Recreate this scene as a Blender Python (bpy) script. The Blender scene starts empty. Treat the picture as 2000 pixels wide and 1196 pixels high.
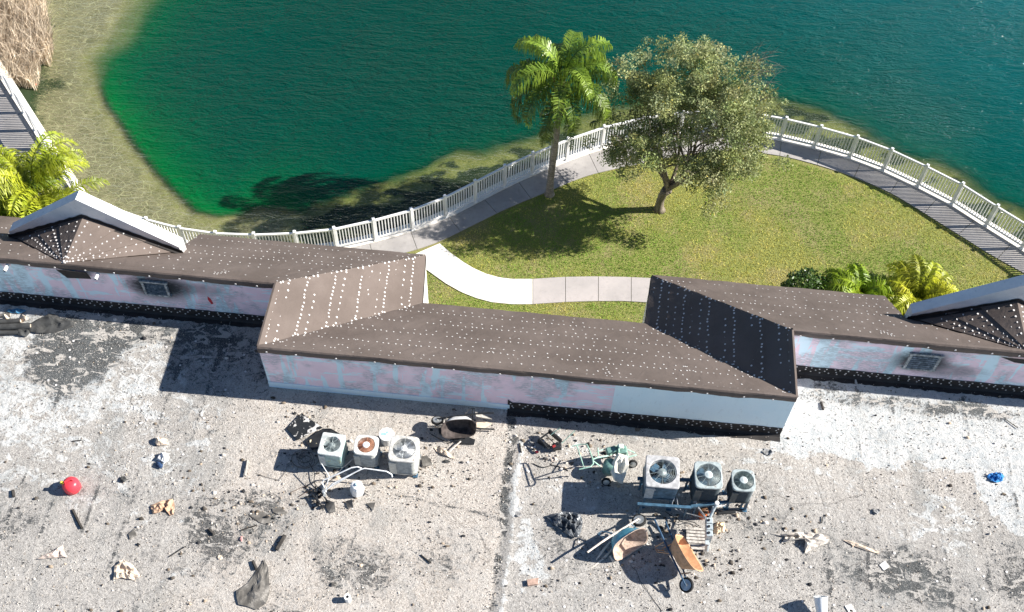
import bpy, math, random
import numpy as np
from mathutils import Vector, Matrix, Euler
random.seed(7); RNG = np.random.default_rng(11)
SC = bpy.context.scene
COL = SC.collection

# ------------------------------------------------------------------ camera, sky, sun, exposure
CAM_H = 30.0
FPX = 2143.2
R = np.array([[0.99927, 0.03808, 0.0], [0.03099, -0.81333, 0.58097], [0.02212, -0.58055, -0.81392]])
cam_d = bpy.data.cameras.new('camera'); cam = bpy.data.objects.new('camera', cam_d); COL.objects.link(cam)
cam_d.sensor_width = 36; cam_d.lens = 36 * FPX / 2000; cam_d.clip_start = 0.5; cam_d.clip_end = 3000
xr = R @ np.array([1, 0, 0]); yu = R @ np.array([0, -1, 0]); zb = R @ np.array([0, 0, -1])
cam.matrix_world = Matrix(((xr[0], yu[0], zb[0], 0), (xr[1], yu[1], zb[1], 0), (xr[2], yu[2], zb[2], CAM_H), (0, 0, 0, 1)))
SC.camera = cam

SUN_EL, SUN_AZ = math.radians(34), math.radians(4.5)      # the sun stands to the right (+x), a little away from us
world = bpy.data.worlds.new('World'); SC.world = world; world.use_nodes = True
wn = world.node_tree; bg = wn.nodes['Background']
sky = wn.nodes.new('ShaderNodeTexSky'); sky.sky_type = 'NISHITA'; sky.sun_disc = False
sky.sun_elevation = SUN_EL; sky.sun_rotation = math.radians(90) - SUN_AZ
sky.air_density = 0.95; sky.dust_density = 0.2; sky.ozone_density = 4.0
wn.links.new(sky.outputs[0], bg.inputs[0]); bg.inputs[1].default_value = 0.055
sl = bpy.data.lights.new('sun', 'SUN'); sl.energy = 5.0; sl.angle = math.radians(0.5); sl.color = (1.0, 0.95, 0.88)
so = bpy.data.objects.new('sun', sl); COL.objects.link(so); so.location = (30, 5, 40)
sd = Vector((-math.cos(SUN_EL) * math.cos(SUN_AZ), -math.cos(SUN_EL) * math.sin(SUN_AZ), -math.sin(SUN_EL)))
so.rotation_euler = sd.to_track_quat('-Z', 'Y').to_euler()
SC.view_settings.view_transform = 'Standard'; SC.view_settings.look = 'None'
SC.view_settings.exposure = 1.2; SC.view_settings.gamma = 1; SC.view_settings.use_curve_mapping = False
SC.cycles.max_bounces = 8; SC.cycles.transparent_max_bounces = 12

# ------------------------------------------------------------------ survey helpers: photo pixel -> point on a real plane
def W(px, py, z=0.0):
    d = R @ np.array([px - 1000, py - 598, FPX]); p = d * ((z - CAM_H) / d[2]); return np.array([p[0], p[1], z])
def WY(px, py, y):
    d = R @ np.array([px - 1000, py - 598, FPX]); p = d * (y / d[1]); return np.array([p[0], p[1], p[2] + CAM_H])
def PXY(X, Y, Z):
    v = np.stack([X, Y, Z - CAM_H], -1) @ R
    return 1000 + FPX * v[..., 0] / v[..., 2], 598 + FPX * v[..., 1] / v[..., 2]
ROOF = 5.5; TOP = 7.4; EAVE = 4.9; LEN = 13.17; REC = 1.95
PHI = math.radians(-3.75); UU = np.array([math.cos(PHI), math.sin(PHI), 0]); NN = np.array([-UU[1], UU[0], 0]); OO = np.array([-6.2, 14.64, 0])
def L(s, t, z): return OO + UU * s + NN * t + np.array([0, 0, z])
def RP(px, py, h=0.0): return W(px, py, ROOF + h)

# ------------------------------------------------------------------ numpy noise
def _hash(ix, iy, seed):
    n = (ix.astype(np.int64) * 374761393 + iy.astype(np.int64) * 668265263 + seed * 974634777) & 0xffffffff
    n = ((n ^ (n >> 13)) * 1274126177) & 0xffffffff
    return ((n ^ (n >> 16)) & 0xffff) / 65535.0
def vnoise(x, y, seed=0):
    ix = np.floor(x); iy = np.floor(y); fx = x - ix; fy = y - iy
    fx = fx * fx * (3 - 2 * fx); fy = fy * fy * (3 - 2 * fy)
    a = _hash(ix, iy, seed); b = _hash(ix + 1, iy, seed); c = _hash(ix, iy + 1, seed); d = _hash(ix + 1, iy + 1, seed)
    return (a * (1 - fx) + b * fx) * (1 - fy) + (c * (1 - fx) + d * fx) * fy
def fbm(x, y, seed=0, octv=4):
    s = 0; a = 0.5; t = 0
    for i in range(octv):
        s = s + a * vnoise(x * 2 ** i + i * 17.3, y * 2 ** i - i * 9.1, seed + i); t += a; a *= 0.5
    return s / t
def sstep(x, a, b):
    t = np.clip((x - a) / (b - a), 0, 1); return t * t * (3 - 2 * t)

# ------------------------------------------------------------------ objects and meshes
def link(o, parent=None):
    COL.objects.link(o)
    if parent is not None:
        o.parent = parent
    return o
def tag(o, label=None, cat=None, group=None, kind=None):
    if label: o['label'] = label
    if cat: o['category'] = cat
    if group: o['group'] = group
    if kind: o['kind'] = kind
    return o
def thing(name, label, cat, loc=(0, 0, 0), rot=(0, 0, 0), group=None):
    o = bpy.data.objects.new(name, None); COL.objects.link(o)
    o.location = Vector([float(c) for c in loc])
    o.rotation_euler = rot if not isinstance(rot, Matrix) else rot.to_euler()
    o.empty_display_size = 0.2
    return tag(o, label, cat, group)
class MB:
    """collects shapes, then links them as one mesh object"""
    def __init__(s): s.v = []; s.f = []; s.m = []; s.c = []
    def add(s, vs, fs, mi=0, col=None):
        b = len(s.v); s.v.extend([tuple(float(c) for c in q) for q in vs])
        s.f.extend([tuple(b + i for i in f) for f in fs]); s.m.extend([mi] * len(fs))
        s.c.extend([col if col is not None else (1, 1, 1)] * len(vs)); return s
    def box(s, c, d, rz=0, mi=0, M=None, bev=0.0):
        x, y, z = d[0] / 2, d[1] / 2, d[2] / 2
        if bev <= 0:
            vs = [(i * x, j * y, k * z) for k in (-1, 1) for j in (-1, 1) for i in (-1, 1)]
            fs = [(0, 2, 3, 1), (4, 5, 7, 6), (0, 1, 5, 4), (2, 6, 7, 3), (0, 4, 6, 2), (1, 3, 7, 5)]
        else:
            o = [(-x + bev, -y), (x - bev, -y), (x, -y + bev), (x, y - bev), (x - bev, y), (-x + bev, y), (-x, y - bev), (-x, -y + bev)]
            vs = [(a, b_, -z) for a, b_ in o] + [(a, b_, z - bev) for a, b_ in o] + [(a * (1 - bev / x), b_ * (1 - bev / y), z) for a, b_ in o]
            fs = [tuple(range(7, -1, -1)), tuple(range(16, 24))]
            for k in (0, 8):
                for i in range(8): fs.append((k + i, k + (i + 1) % 8, k + 8 + (i + 1) % 8, k + 8 + i))
        cr, sr = math.cos(rz), math.sin(rz); out = []
        for a, b_, e in vs:
            if M is not None: q = M @ Vector((a, b_, e)); a, b_, e = q
            out.append((c[0] + a * cr - b_ * sr, c[1] + a * sr + b_ * cr, c[2] + e))
        return s.add(out, fs, mi)
    def tube(s, pts, r, n=6, mi=0, caps=True, col=None):
        pts = [Vector([float(c) for c in p]) for p in pts]
        rs = r if isinstance(r, (list, tuple)) else [r] * len(pts)
        vs = []; prev = None
        for i, p in enumerate(pts):
            t = (pts[min(i + 1, len(pts) - 1)] - pts[max(i - 1, 0)]).normalized()
            if prev is None:
                a = Vector((0, 0, 1)) if abs(t.z) < 0.9 else Vector((1, 0, 0)); u = t.cross(a).normalized()
            else:
                u = (prev - t * prev.dot(t)).normalized()
            prev = u; w = t.cross(u)
            for k in range(n):
                an = 2 * math.pi * k / n; vs.append(p + (u * math.cos(an) + w * math.sin(an)) * rs[i])
        fs = []
        for i in range(len(pts) - 1):
            for k in range(n): fs.append((i * n + k, i * n + (k + 1) % n, (i + 1) * n + (k + 1) % n, (i + 1) * n + k))
        if caps: fs += [tuple(range(n - 1, -1, -1)), tuple((len(pts) - 1) * n + k for k in range(n))]
        return s.add(vs, fs, mi, col)
    def lathe(s, prof, c=(0, 0, 0), n=24, mi=0, M=None):
        vs = []
        for r, z in prof:
            for k in range(n):
                an = 2 * math.pi * k / n; q = Vector((r * math.cos(an), r * math.sin(an), z))
                if M is not None: q = M @ q
                vs.append((q[0] + c[0], q[1] + c[1], q[2] + c[2]))
        fs = []
        for i in range(len(prof) - 1):
            for k in range(n): fs.append((i * n + k, i * n + (k + 1) % n, (i + 1) * n + (k + 1) % n, (i + 1) * n + k))
        if prof[0][0] > 1e-4: fs.append(tuple(range(n - 1, -1, -1)))
        if prof[-1][0] > 1e-4: fs.append(tuple((len(prof) - 1) * n + k for k in range(n)))
        return s.add(vs, fs, mi)
    def build(s, name, mats, parent=None, smooth=False, colattr=False):
        me = bpy.data.meshes.new(name); me.from_pydata(s.v, [], s.f)
        for m in (mats if isinstance(mats, (list, tuple)) else [mats]): me.materials.append(m)
        if any(s.m): me.polygons.foreach_set('material_index', s.m)
        if smooth: me.polygons.foreach_set('use_smooth', [True] * len(s.f))
        if colattr:
            a = me.color_attributes.new('tint', 'FLOAT_COLOR', 'POINT')
            c = np.ones((len(s.v), 4), np.float32); c[:, :3] = np.array(s.c); a.data.foreach_set('color', c.ravel())
        me.update(); o = bpy.data.objects.new(name, me); return link(o, parent)
def np_mesh(name, V, F, mats, parent=None, attrs=None, smooth=False, mi=None):
    me = bpy.data.meshes.new(name); V = np.asarray(V, np.float32); F = np.asarray(F, np.int32)
    k = F.shape[1]; me.vertices.add(len(V)); me.vertices.foreach_set('co', V.ravel())
    me.loops.add(F.size); me.loops.foreach_set('vertex_index', F.ravel())
    me.polygons.add(len(F)); me.polygons.foreach_set('loop_start', np.arange(0, F.size, k, dtype=np.int32))
    me.polygons.foreach_set('loop_total', np.full(len(F), k, np.int32))
    for m in (mats if isinstance(mats, (list, tuple)) else [mats]): me.materials.append(m)
    if mi is not None: me.polygons.foreach_set('material_index', np.asarray(mi, np.int32))
    if smooth: me.polygons.foreach_set('use_smooth', np.ones(len(F), bool))
    me.update(calc_edges=True)
    for nm, a in (attrs or {}).items():
        at = me.color_attributes.new(nm, 'FLOAT_COLOR', 'POINT'); c = np.ones((len(V), 4), np.float32); c[:, :a.shape[1]] = a
        at.data.foreach_set('color', c.ravel())
    o = bpy.data.objects.new(name, me); return link(o, parent)

# ------------------------------------------------------------------ material helpers
class G:
    def __init__(s, name):
        s.m = bpy.data.materials.new(name); s.m.use_nodes = True; s.t = s.m.node_tree; s.bsdf = s.t.nodes['Principled BSDF']
        s.tc = s.t.nodes.new('ShaderNodeTexCoord')
    def node(s, typ, ins=None, **kw):
        n = s.t.nodes.new(typ)
        for k, v in kw.items(): setattr(n, k, v)
        for k, v in (ins or {}).items(): s.put(n.inputs[k], v)
        return n
    def put(s, sock, v):
        if isinstance(v, bpy.types.NodeSocket): s.t.links.new(v, sock)
        elif isinstance(v, bpy.types.Node): s.t.links.new(v.outputs[0], sock)
        elif isinstance(v, (tuple, list)) and len(v) == 3 and sock.type == 'RGBA': sock.default_value = (*v, 1)
        else: sock.default_value = v
    def math(s, op, a, b=0.0, c=0.0, clamp=False):
        n = s.t.nodes.new('ShaderNodeMath'); n.operation = op; n.use_clamp = clamp
        for i, v in enumerate((a, b, c)): s.put(n.inputs[i], v)
        return n.outputs[0]
    def noise(s, scale, detail=4, rough=0.55, vec=None, dist=0.0):
        n = s.node('ShaderNodeTexNoise', {'Scale': scale, 'Detail': detail, 'Roughness': rough, 'Distortion': dist})
        s.put(n.inputs['Vector'], vec if vec is not None else s.tc.outputs['Object']); return n.outputs['Fac']
    def voro(s, scale, feat='F1', vec=None):
        n = s.node('ShaderNodeTexVoronoi', {'Scale': scale}, feature=feat)
        s.put(n.inputs['Vector'], vec if vec is not None else s.tc.outputs['Object']); return n
    def map(s, sc=(1, 1, 1), rot=(0, 0, 0), loc=(0, 0, 0)):
        n = s.node('ShaderNodeMapping'); n.inputs['Scale'].default_value = sc; n.inputs['Rotation'].default_value = rot; n.inputs['Location'].default_value = loc
        s.t.links.new(s.tc.outputs['Object'], n.inputs['Vector']); return n.outputs[0]
    def step(s, v, a, b):
        n = s.node('ShaderNodeMapRange', interpolation_type='SMOOTHSTEP'); s.put(n.inputs['Value'], v)
        s.put(n.inputs['From Min'], a); s.put(n.inputs['From Max'], b); return n.outputs['Result']
    def mix(s, f, a, b, blend='MIX'):
        n = s.node('ShaderNodeMix', data_type='RGBA', blend_type=blend)
        s.put(n.inputs[0], f); s.put(n.inputs[6], a); s.put(n.inputs[7], b); return n.outputs[2]
    def attr(s, name):
        n = s.node('ShaderNodeAttribute'); n.attribute_name = name; sp = s.node('ShaderNodeSeparateColor'); s.t.links.new(n.outputs['Color'], sp.inputs[0])
        return sp.outputs, n.outputs['Color']
    def bump(s, h, strength=0.5, dist=0.02):
        n = s.node('ShaderNodeBump', {'Strength': strength, 'Distance': dist}); s.put(n.inputs['Height'], h)
        s.t.links.new(n.outputs[0], s.bsdf.inputs['Normal']); return n.outputs[0]
    def done(s, col=None, rough=0.8, spec=0.3, metal=0.0):
        if col is not None: s.put(s.bsdf.inputs['Base Color'], col)
        s.put(s.bsdf.inputs['Roughness'], rough); s.put(s.bsdf.inputs['Specular IOR Level'], spec); s.put(s.bsdf.inputs['Metallic'], metal)
        return s.m
_pc = {}
def paint(name, col, rough=0.6, metal=0.0, var=0.25, scale=9, spec=0.35, dirt=None):
    """plain painted / moulded surface with wear and grime of its own"""
    if name in _pc: return _pc[name]
    g = G(name); n1 = g.noise(scale, 5); n2 = g.noise(scale * 6, 3)
    dark = tuple(c * (1 - var * 1.4) for c in col); lite = tuple(min(1, c * (1 + var * 0.5)) for c in col)
    c = g.mix(g.step(n1, 0.3, 0.7), dark, lite)
    if dirt: c = g.mix(g.step(g.math('ADD', n1, g.math('MULTIPLY', n2, 0.5)), 0.82, 0.98), c, dirt)
    g.bump(n2, 0.15, 0.004); _pc[name] = g.done(c, rough, spec, metal); return _pc[name]
def inworld(o):
    """part modelled in world coordinates under an unrotated Empty"""
    o.location = -Vector(o.parent.location); return o

# ------------------------------------------------------------------ lake, lake bed, land
SHELF = [(330, -60), (262, 0), (222, 75), (182, 112), (192, 165), (214, 210), (252, 265), (300, 330), (343, 375), (385, 414), (430, 424), (480, 418), (500, 409),
         (545, 408), (600, 420), (650, 395), (690, 374), (735, 366), (780, 352), (836, 334), (862, 316), (905, 306), (950, 308), (985, 290), (1035, 275), (1080, 258),
         (1180, 222), (1300, 190), (1400, 180), (1480, 188), (1540, 200), (1600, 214), (1650, 243), (1700, 268), (1760, 300), (1830, 322), (1890, 352), (1950, 392), (2010, 425), (2100, 480)]
WATER_Z = -0.6
shelf = np.array([W(x, y, WATER_Z)[:2] for x, y in SHELF])
RAIL_TOP = [(-160, -110), (-60, 40), (6, 145), (50, 214), (97, 288), (158, 378), (215, 404), (285, 428), (350, 445), (420, 455), (495, 458), (575, 455), (652, 447), (729, 430), (803, 410), (869, 385), (928, 355), (986, 325), (1041, 300),
            (1110, 272), (1180, 248), (1255, 230), (1335, 219), (1400, 216), (1468, 220), (1536, 232), (1604, 248), (1675, 268), (1742, 293), (1811, 325), (1880, 360), (1948, 403), (2020, 447), (2095, 500), (2180, 560)]
rail = np.array([W(x, y, 1.12)[:2] for x, y in RAIL_TOP])
def signed(P, line):
    """signed distance of points P to an open polyline running left to right (+ on its lake side)"""
    best = np.full(len(P), 1e9); sg = np.ones(len(P))
    for a, b in zip(line[:-1], line[1:]):
        d = b - a; l2 = d @ d; t = np.clip(((P - a) @ d) / l2, 0, 1); q = a + t[:, None] * d; v = P - q
        ds = np.hypot(v[:, 0], v[:, 1]); cr = d[0] * v[:, 1] - d[1] * v[:, 0]
        m = ds < best - 1e-9; best[m] = ds[m]; sg[m] = np.sign(cr[m])
    return best * sg
def grow(a0, a1, step, far, n=14):
    core = np.arange(a0, a1 + 1e-6, step); ex = np.geomspace(step * 2, far, n)
    return np.concatenate([(a0 - ex)[::-1], core, a1 + ex])
def gridmesh(xs, ys):
    X, Y = np.meshgrid(xs, ys); nx, ny = len(xs), len(ys); i = np.arange(nx * ny).reshape(ny, nx)
    F = np.stack([i[:-1, :-1], i[:-1, 1:], i[1:, 1:], i[1:, :-1]], -1).reshape(-1, 4)
    return X.ravel(), Y.ravel(), F

X, Y, F = gridmesh(grow(-24, 24, 0.13, 900), grow(17, 44, 0.13, 900))
P = np.stack([X, Y], 1); wob = (fbm(X * 0.9, Y * 0.9, 5) - 0.5) * 1.1 + (fbm(X * 3.5, Y * 3.5, 8) - 0.5) * 0.35
lf = sstep(-X, 6, 9)                               # the clean sandy shelf lies to the left
dS = signed(P, shelf) + wob * (1 - 0.85 * lf) * 0.55
far_left = (X < -26) | (Y < 17)
turb = sstep(dS, -0.35, 0.75)
turb = np.where(lf > 0.5, sstep(dS, -0.10 - 0.5 * sstep(Y, 31, 35), 0.25 + 1.6 * sstep(Y, 31, 35)), turb)
green = lf * np.exp(-np.clip(dS, 0, 99) / 1.25) + (1 - lf) * 0.32 * np.exp(-np.clip(dS, 0, 99) / 0.5) + 0.10 * np.exp(-np.clip(dS, 0, 99) / 7)
blue = sstep(X * 0.7 + (Y - 24) * 0.9, 8, 34) * 0.9  # bluer base colour far and right stands in for reflected sky
att = np.stack([turb, green, blue], 1)
g = G('lake_water'); (a, b, c), _ = g.attr('water')[0][:3], 0
deep = g.mix(c, (0.000, 0.038, 0.029), (0.000, 0.092, 0.110)); deep = g.mix(b, deep, (0.0, 0.118, 0.022))
nn = g.noise(0.6, 3); deep = g.mix(g.math('MULTIPLY', nn, 0.35), deep, (0.0, 0.022, 0.018))
g.put(g.bsdf.inputs['Base Color'], deep); g.bsdf.inputs['Roughness'].default_value = 0.09; g.bsdf.inputs['IOR'].default_value = 1.333; g.bsdf.inputs['Specular IOR Level'].default_value = 0.22
v1 = g.map((1.0, 3.4, 1), (0, 0, math.radians(4))); v2 = g.map((2.2, 5.4, 1), (0, 0, math.radians(-9)))
h = g.math('ADD', g.math('MULTIPLY', g.noise(0.9, 3, 0.6, v1, 0.6), 1.3), g.math('MULTIPLY', g.noise(2.6, 3, 0.6, v2, 0.3), 0.55))
amp = g.step(g.noise(0.12, 2), 0.25, 0.7)
g.bump(g.math('MULTIPLY', h, g.math('ADD', 0.55, g.math('MULTIPLY', amp, 0.6))), 0.85, 0.14)
tr = g.node('ShaderNodeBsdfTransparent', {'Color': (0.96, 0.96, 0.90)}); gl = g.node('ShaderNodeBsdfGlossy', {'Color': (1, 1, 1), 'Roughness': 0.08})
bn = [n for n in g.t.nodes if n.type == 'BUMP'][0]; g.t.links.new(bn.outputs[0], gl.inputs['Normal'])
geo = g.node('ShaderNodeNewGeometry'); dt = g.node('ShaderNodeVectorMath', operation='DOT_PRODUCT'); g.put(dt.inputs[0], geo.outputs['Incoming']); g.put(dt.inputs[1], bn.outputs[0])
schlick = g.math('ADD', 0.02, g.math('MULTIPLY', 0.98, g.math('POWER', g.math('SUBTRACT', 1.0, g.math('ABSOLUTE', dt.outputs['Value']), clamp=True), 5.0)))
ms = g.node('ShaderNodeMixShader'); g.put(ms.inputs[0], schlick); g.put(ms.inputs[1], tr.outputs[0]); g.put(ms.inputs[2], gl.outputs[0])
m2 = g.node('ShaderNodeMixShader'); g.put(m2.inputs[0], g.math('ADD', 0.05, g.math('MULTIPLY', a, 0.95))); g.put(m2.inputs[1], ms.outputs[0]); g.put(m2.inputs[2], g.bsdf.outputs[0])
out = [n for n in g.t.nodes if n.type == 'OUTPUT_MATERIAL'][0]; g.put(out.inputs['Surface'], m2.outputs[0])
tag(np_mesh('water', np.stack([X, Y, np.full_like(X, WATER_Z)], 1), F, g.m, attrs={'water': att}, smooth=True), kind='structure')

# lake bed: one sheet out to the horizon, a shelf along the shore that drops away
dP = signed(P, rail)
zb_ = -0.70 - 0.12 * fbm(X * 2, Y * 2, 21) + 0.05 * sstep(-dP, -1.2, 0.2)
rock = (1 - lf) * sstep(fbm(X * 1.3, Y * 1.3, 31), 0.35, 0.7)
reed_px, reed_py = PXY(X, Y, np.full_like(X, WATER_Z)); reedm = sstep(-(reed_px - 118) / 60 - np.abs(reed_py - 60) / 260, 0.0, 1.0) * (reed_px < 150) * (reed_py < 260)
zb_ = zb_ + reedm * 0.30 - 5 * sstep(dS, 0.3, 2.8) - 2 * (far_left) * 0
dark = sstep(fbm(X * 1.1 + 3, Y * 2.2, 41), 0.40, 0.60) * (1 - lf) * sstep(-(np.abs(dS + 0.9)), -1.3, -0.5) + reedm * 0.9
dark = np.clip(dark * 1.1 + (1 - lf) * 0.75 * sstep(-dS, 0.35, 0.95) * sstep(8 - X, -4, 4) + 0.34 * sstep(fbm(X * 0.8, Y * 1.1, 44), 0.45, 0.7) * lf + 0.5 * lf * sstep(-(np.hypot(X + 19.2, (Y - 32) * .7)), -3.4, -.6) + 0.25 * rock, 0, 1)
yel = sstep(dS, -1.0, -0.15)
g = G('lake_bed_sand'); (a, b, c), _ = g.attr('bed')[0][:3], 0
vw = g.map((1, 1.7, 1)); w1 = g.noise(1.4, 4, 0.6, vw, 1.5); w2 = g.noise(5.5, 5, 0.65, vw, 2.0)
base = g.mix(g.step(w1, 0.3, 0.7), (0.115, 0.112, 0.062), (0.185, 0.175, 0.105))
base = g.mix(g.step(g.voro(2.6, 'DISTANCE_TO_EDGE', g.map((1, 1.8, 1))).outputs['Distance'], 0.05, 0.0), base, (0.36, 0.36, 0.22))  # pale web paints caustic sunlight lines onto the bed
base = g.mix(g.math('MULTIPLY', c, 0.6), base, (0.19, 0.205, 0.055))
base = g.mix(g.step(w2, 0.42, 0.66), base, (0.25, 0.235, 0.155))
base = g.mix(g.math('MULTIPLY', g.math('SUBTRACT', 1.0, a), 0.72), base, g.mix(g.step(w2, .4, .65), (0.085, 0.115, 0.024), (0.185, 0.205, 0.055)))
base = g.mix(g.step(g.math('ADD', g.math('MULTIPLY', b, 1.0), g.math('MULTIPLY', g.math('SUBTRACT', w2, 0.5), 1.6)), 0.42, 0.85), base, (0.022, 0.034, 0.016))
g.bump(w2, 0.3, 0.06); g.done(base, 0.9, 0.1)
tag(np_mesh('lake_bed', np.stack([X, Y, zb_], 1), F, g.m, attrs={'bed': np.stack([lf, dark, yel], 1)}, smooth=True), kind='structure')

# land: lawn sheet inside the sea wall, walkway slabs on top
def resample(line, n):
    line = np.asarray(line, float); d = np.r_[0, np.cumsum(np.hypot(*np.diff(line, axis=0).T))]; q = np.linspace(0, d[-1], n)
    return np.stack([np.interp(q, d, line[:, 0]), np.interp(q, d, line[:, 1])], 1)
def smooth_line(line, it=3):
    line = np.asarray(line, float)
    for _ in range(it):
        q = [line[0]]
        for a_, b_ in zip(line[:-1], line[1:]): q += [a_ * 0.75 + b_ * 0.25, a_ * 0.25 + b_ * 0.75]
        q.append(line[-1]); line = np.array(q)
    return line
def offset(line, d):
    t = np.gradient(line, axis=0); t /= np.hypot(t[:, 0], t[:, 1])[:, None]; return line + np.stack([-t[:, 1], t[:, 0]], 1) * d
rail_s = smooth_line(rail, 2)
edge_out = offset(rail_s, 0.30)
far_pts = [(70, 0), (70, -60), (-80, -60), (-80, 50)]
shore = resample(edge_out, 260)
land_poly = [tuple(p) for p in shore] + [(60.0, float(shore[-1][1]) - 12), (60, -60), (-80, -60), (-80, 42), (-30, 42)]
g = G('lawn_soil'); n1 = g.noise(0.55, 4, 0.6); n2 = g.noise(3.2, 5, 0.65); n3 = g.noise(28, 4, 0.7)
gr = g.mix(g.step(n3, 0.3, 0.7), (0.12, 0.14, 0.035), (0.29, 0.30, 0.095))
dry = g.mix(g.step(n3, 0.3, 0.7), (0.17, 0.155, 0.062), (0.34, 0.29, 0.15))
lawn_col = g.mix(g.math('MULTIPLY', g.step(g.math('ADD', g.math('MULTIPLY', n1, 0.75), g.math('MULTIPLY', n2, 0.45)), 0.56, 0.74), 0.75), gr, dry)
g.bump(n3, 0.8, 0.05); MAT_LAWN = g.done(lawn_col, 0.95, 0.1)
g = G('sea_wall_concrete'); n1 = g.noise(3, 6); MAT_WALLC = g.done(g.mix(g.step(n1, 0.35, 0.7), (0.16, 0.15, 0.12), (0.42, 0.40, 0.35)), 0.9)
mb = MB(); n = len(land_poly)
mb.add([(x, y, 0) for x, y in land_poly], [tuple(range(n - 1, -1, -1))])
mb.add([(x, y, -0.004) for x, y in land_poly] + [(x, y, -1.6) for x, y in land_poly], [(i, (i + 1) % n, n + (i + 1) % n, n + i) for i in range(n)], 1)
tag(mb.build('ground', [MAT_LAWN, MAT_WALLC]), kind='structure')

def concrete(name, lite, dark_, stain):
    g = G(name); n1 = g.noise(0.9, 5, 0.6); n2 = g.noise(7, 6, 0.65); n3 = g.noise(60, 3)
    c = g.mix(g.step(n1, 0.3, 0.7), dark_, lite); c = g.mix(g.math('MULTIPLY', g.step(n2, 0.50, 0.75), 0.5), c, stain)
    c = g.mix(g.math('MULTIPLY', g.step(n3, 0.55, 0.7), 0.25), c, dark_); g.bump(n3, 0.2, 0.008); return g.done(c, 0.85, 0.25)
MAT_PATH = concrete('walkway_concrete', (0.38, 0.36, 0.345), (0.29, 0.275, 0.265), (0.20, 0.19, 0.185))
MAT_WHITEC = concrete('bright_concrete', (0.80, 0.76, 0.68), (0.70, 0.66, 0.60), (0.55, 0.52, 0.47))
MAT_GREYC = concrete('grey_concrete', (0.42, 0.385, 0.37), (0.35, 0.325, 0.315), (0.27, 0.25, 0.24))
def slabs(name, A, B, z, th, mat, every, gap=0.018):
    """path between two matching edge lines cut into slabs with open joints"""
    mb = MB(); n = len(A); i = 0
    while i < n - 1:
        j = min(i + every, n - 1); a = A[i:j + 1].copy(); b = B[i:j + 1].copy()
        for l_ in (a, b):
            d = l_[1] - l_[0]; l_[0] += d / np.hypot(*d) * gap
        k = len(a); top = [(*p, z) for p in a] + [(*p, z) for p in b]; bot = [(*p, z - th) for p in a] + [(*p, z - th) for p in b]
        f = [(q, k + q, k + q + 1, q + 1) for q in range(k - 1)]
        f += [(q, q + 1, 2 * k + q + 1, 2 * k + q) for q in range(k - 1)] + [(k + q + 1, k + q, 3 * k + q, 3 * k + q + 1) for q in range(k - 1)]
        f += [(0, 2 * k, 3 * k, k), (k - 1, 2 * k - 1, 4 * k - 1, 3 * k - 1)]
        mb.add(top + bot, f); i = j
    return tag(mb.build(name, mat), kind='structure')
INNER = [(-260, 20), (-160, 190), (-60, 290), (20, 385), (100, 470), (200, 520), (330, 525), (470, 528), (600, 524), (740, 505), (800, 492), (857, 473), (921, 441), (991, 406), (1071, 374), (1138, 345), (1200, 330), (1265, 317), (1350, 298), (1441, 293),
         (1490, 299), (1540, 307), (1590, 320), (1641, 336), (1686, 353), (1737, 375), (1781, 401), (1830, 432), (1877, 461), (1940, 501), (2000, 533), (2080, 580), (2180, 640)]
inner = np.array([W(x, y, 0.03)[:2] for x, y in INNER])
inner_s = resample(smooth_line(inner, 2), 400); 
# pair each outer point with the nearest inner one so the joints run square across
outw = resample(offset(rail_s, -0.10), 300)
idx = [int(np.argmin(np.hypot(*(inner_s - p).T))) for p in outw]; idx = np.maximum.accumulate(idx)
inn = inner_s[idx] + np.linspace(0, 1e-3, len(idx))[:, None]
slabs('walkway', outw, inn, 0.03, 0.15, MAT_PATH, 8)
slabs('sea_wall_cap', resample(edge_out, 300), resample(offset(rail_s, -0.09), 300), 0.045, 0.35, MAT_WHITEC, 16, 0.01)
UP = [(858, 475), (880, 494), (905, 512), (927, 525), (950, 535), (975, 542), (1000, 545), (1040, 545), (1100, 541), (1160, 540), (1220, 541), (1290, 544), (1400, 552)]
LO = [(800, 500), (828, 523), (870, 553), (900, 570), (930, 582), (960, 590), (1000, 594), (1040, 594), (1100, 590), (1160, 588), (1220, 588), (1290, 592), (1400, 600)]
up = np.array([W(x, y, 0.035)[:2] for x, y in UP]); lo = np.array([W(x, y, 0.035)[:2] for x, y in LO])
slabs('sidewalk_bright', resample(up[:8], 29), resample(lo[:8], 29), 0.034, 0.1, MAT_WHITEC, 28)
slabs('sidewalk_grey', resample(up[7:], 29), resample(lo[7:], 29), 0.034, 0.1, MAT_GREYC, 5)

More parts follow.
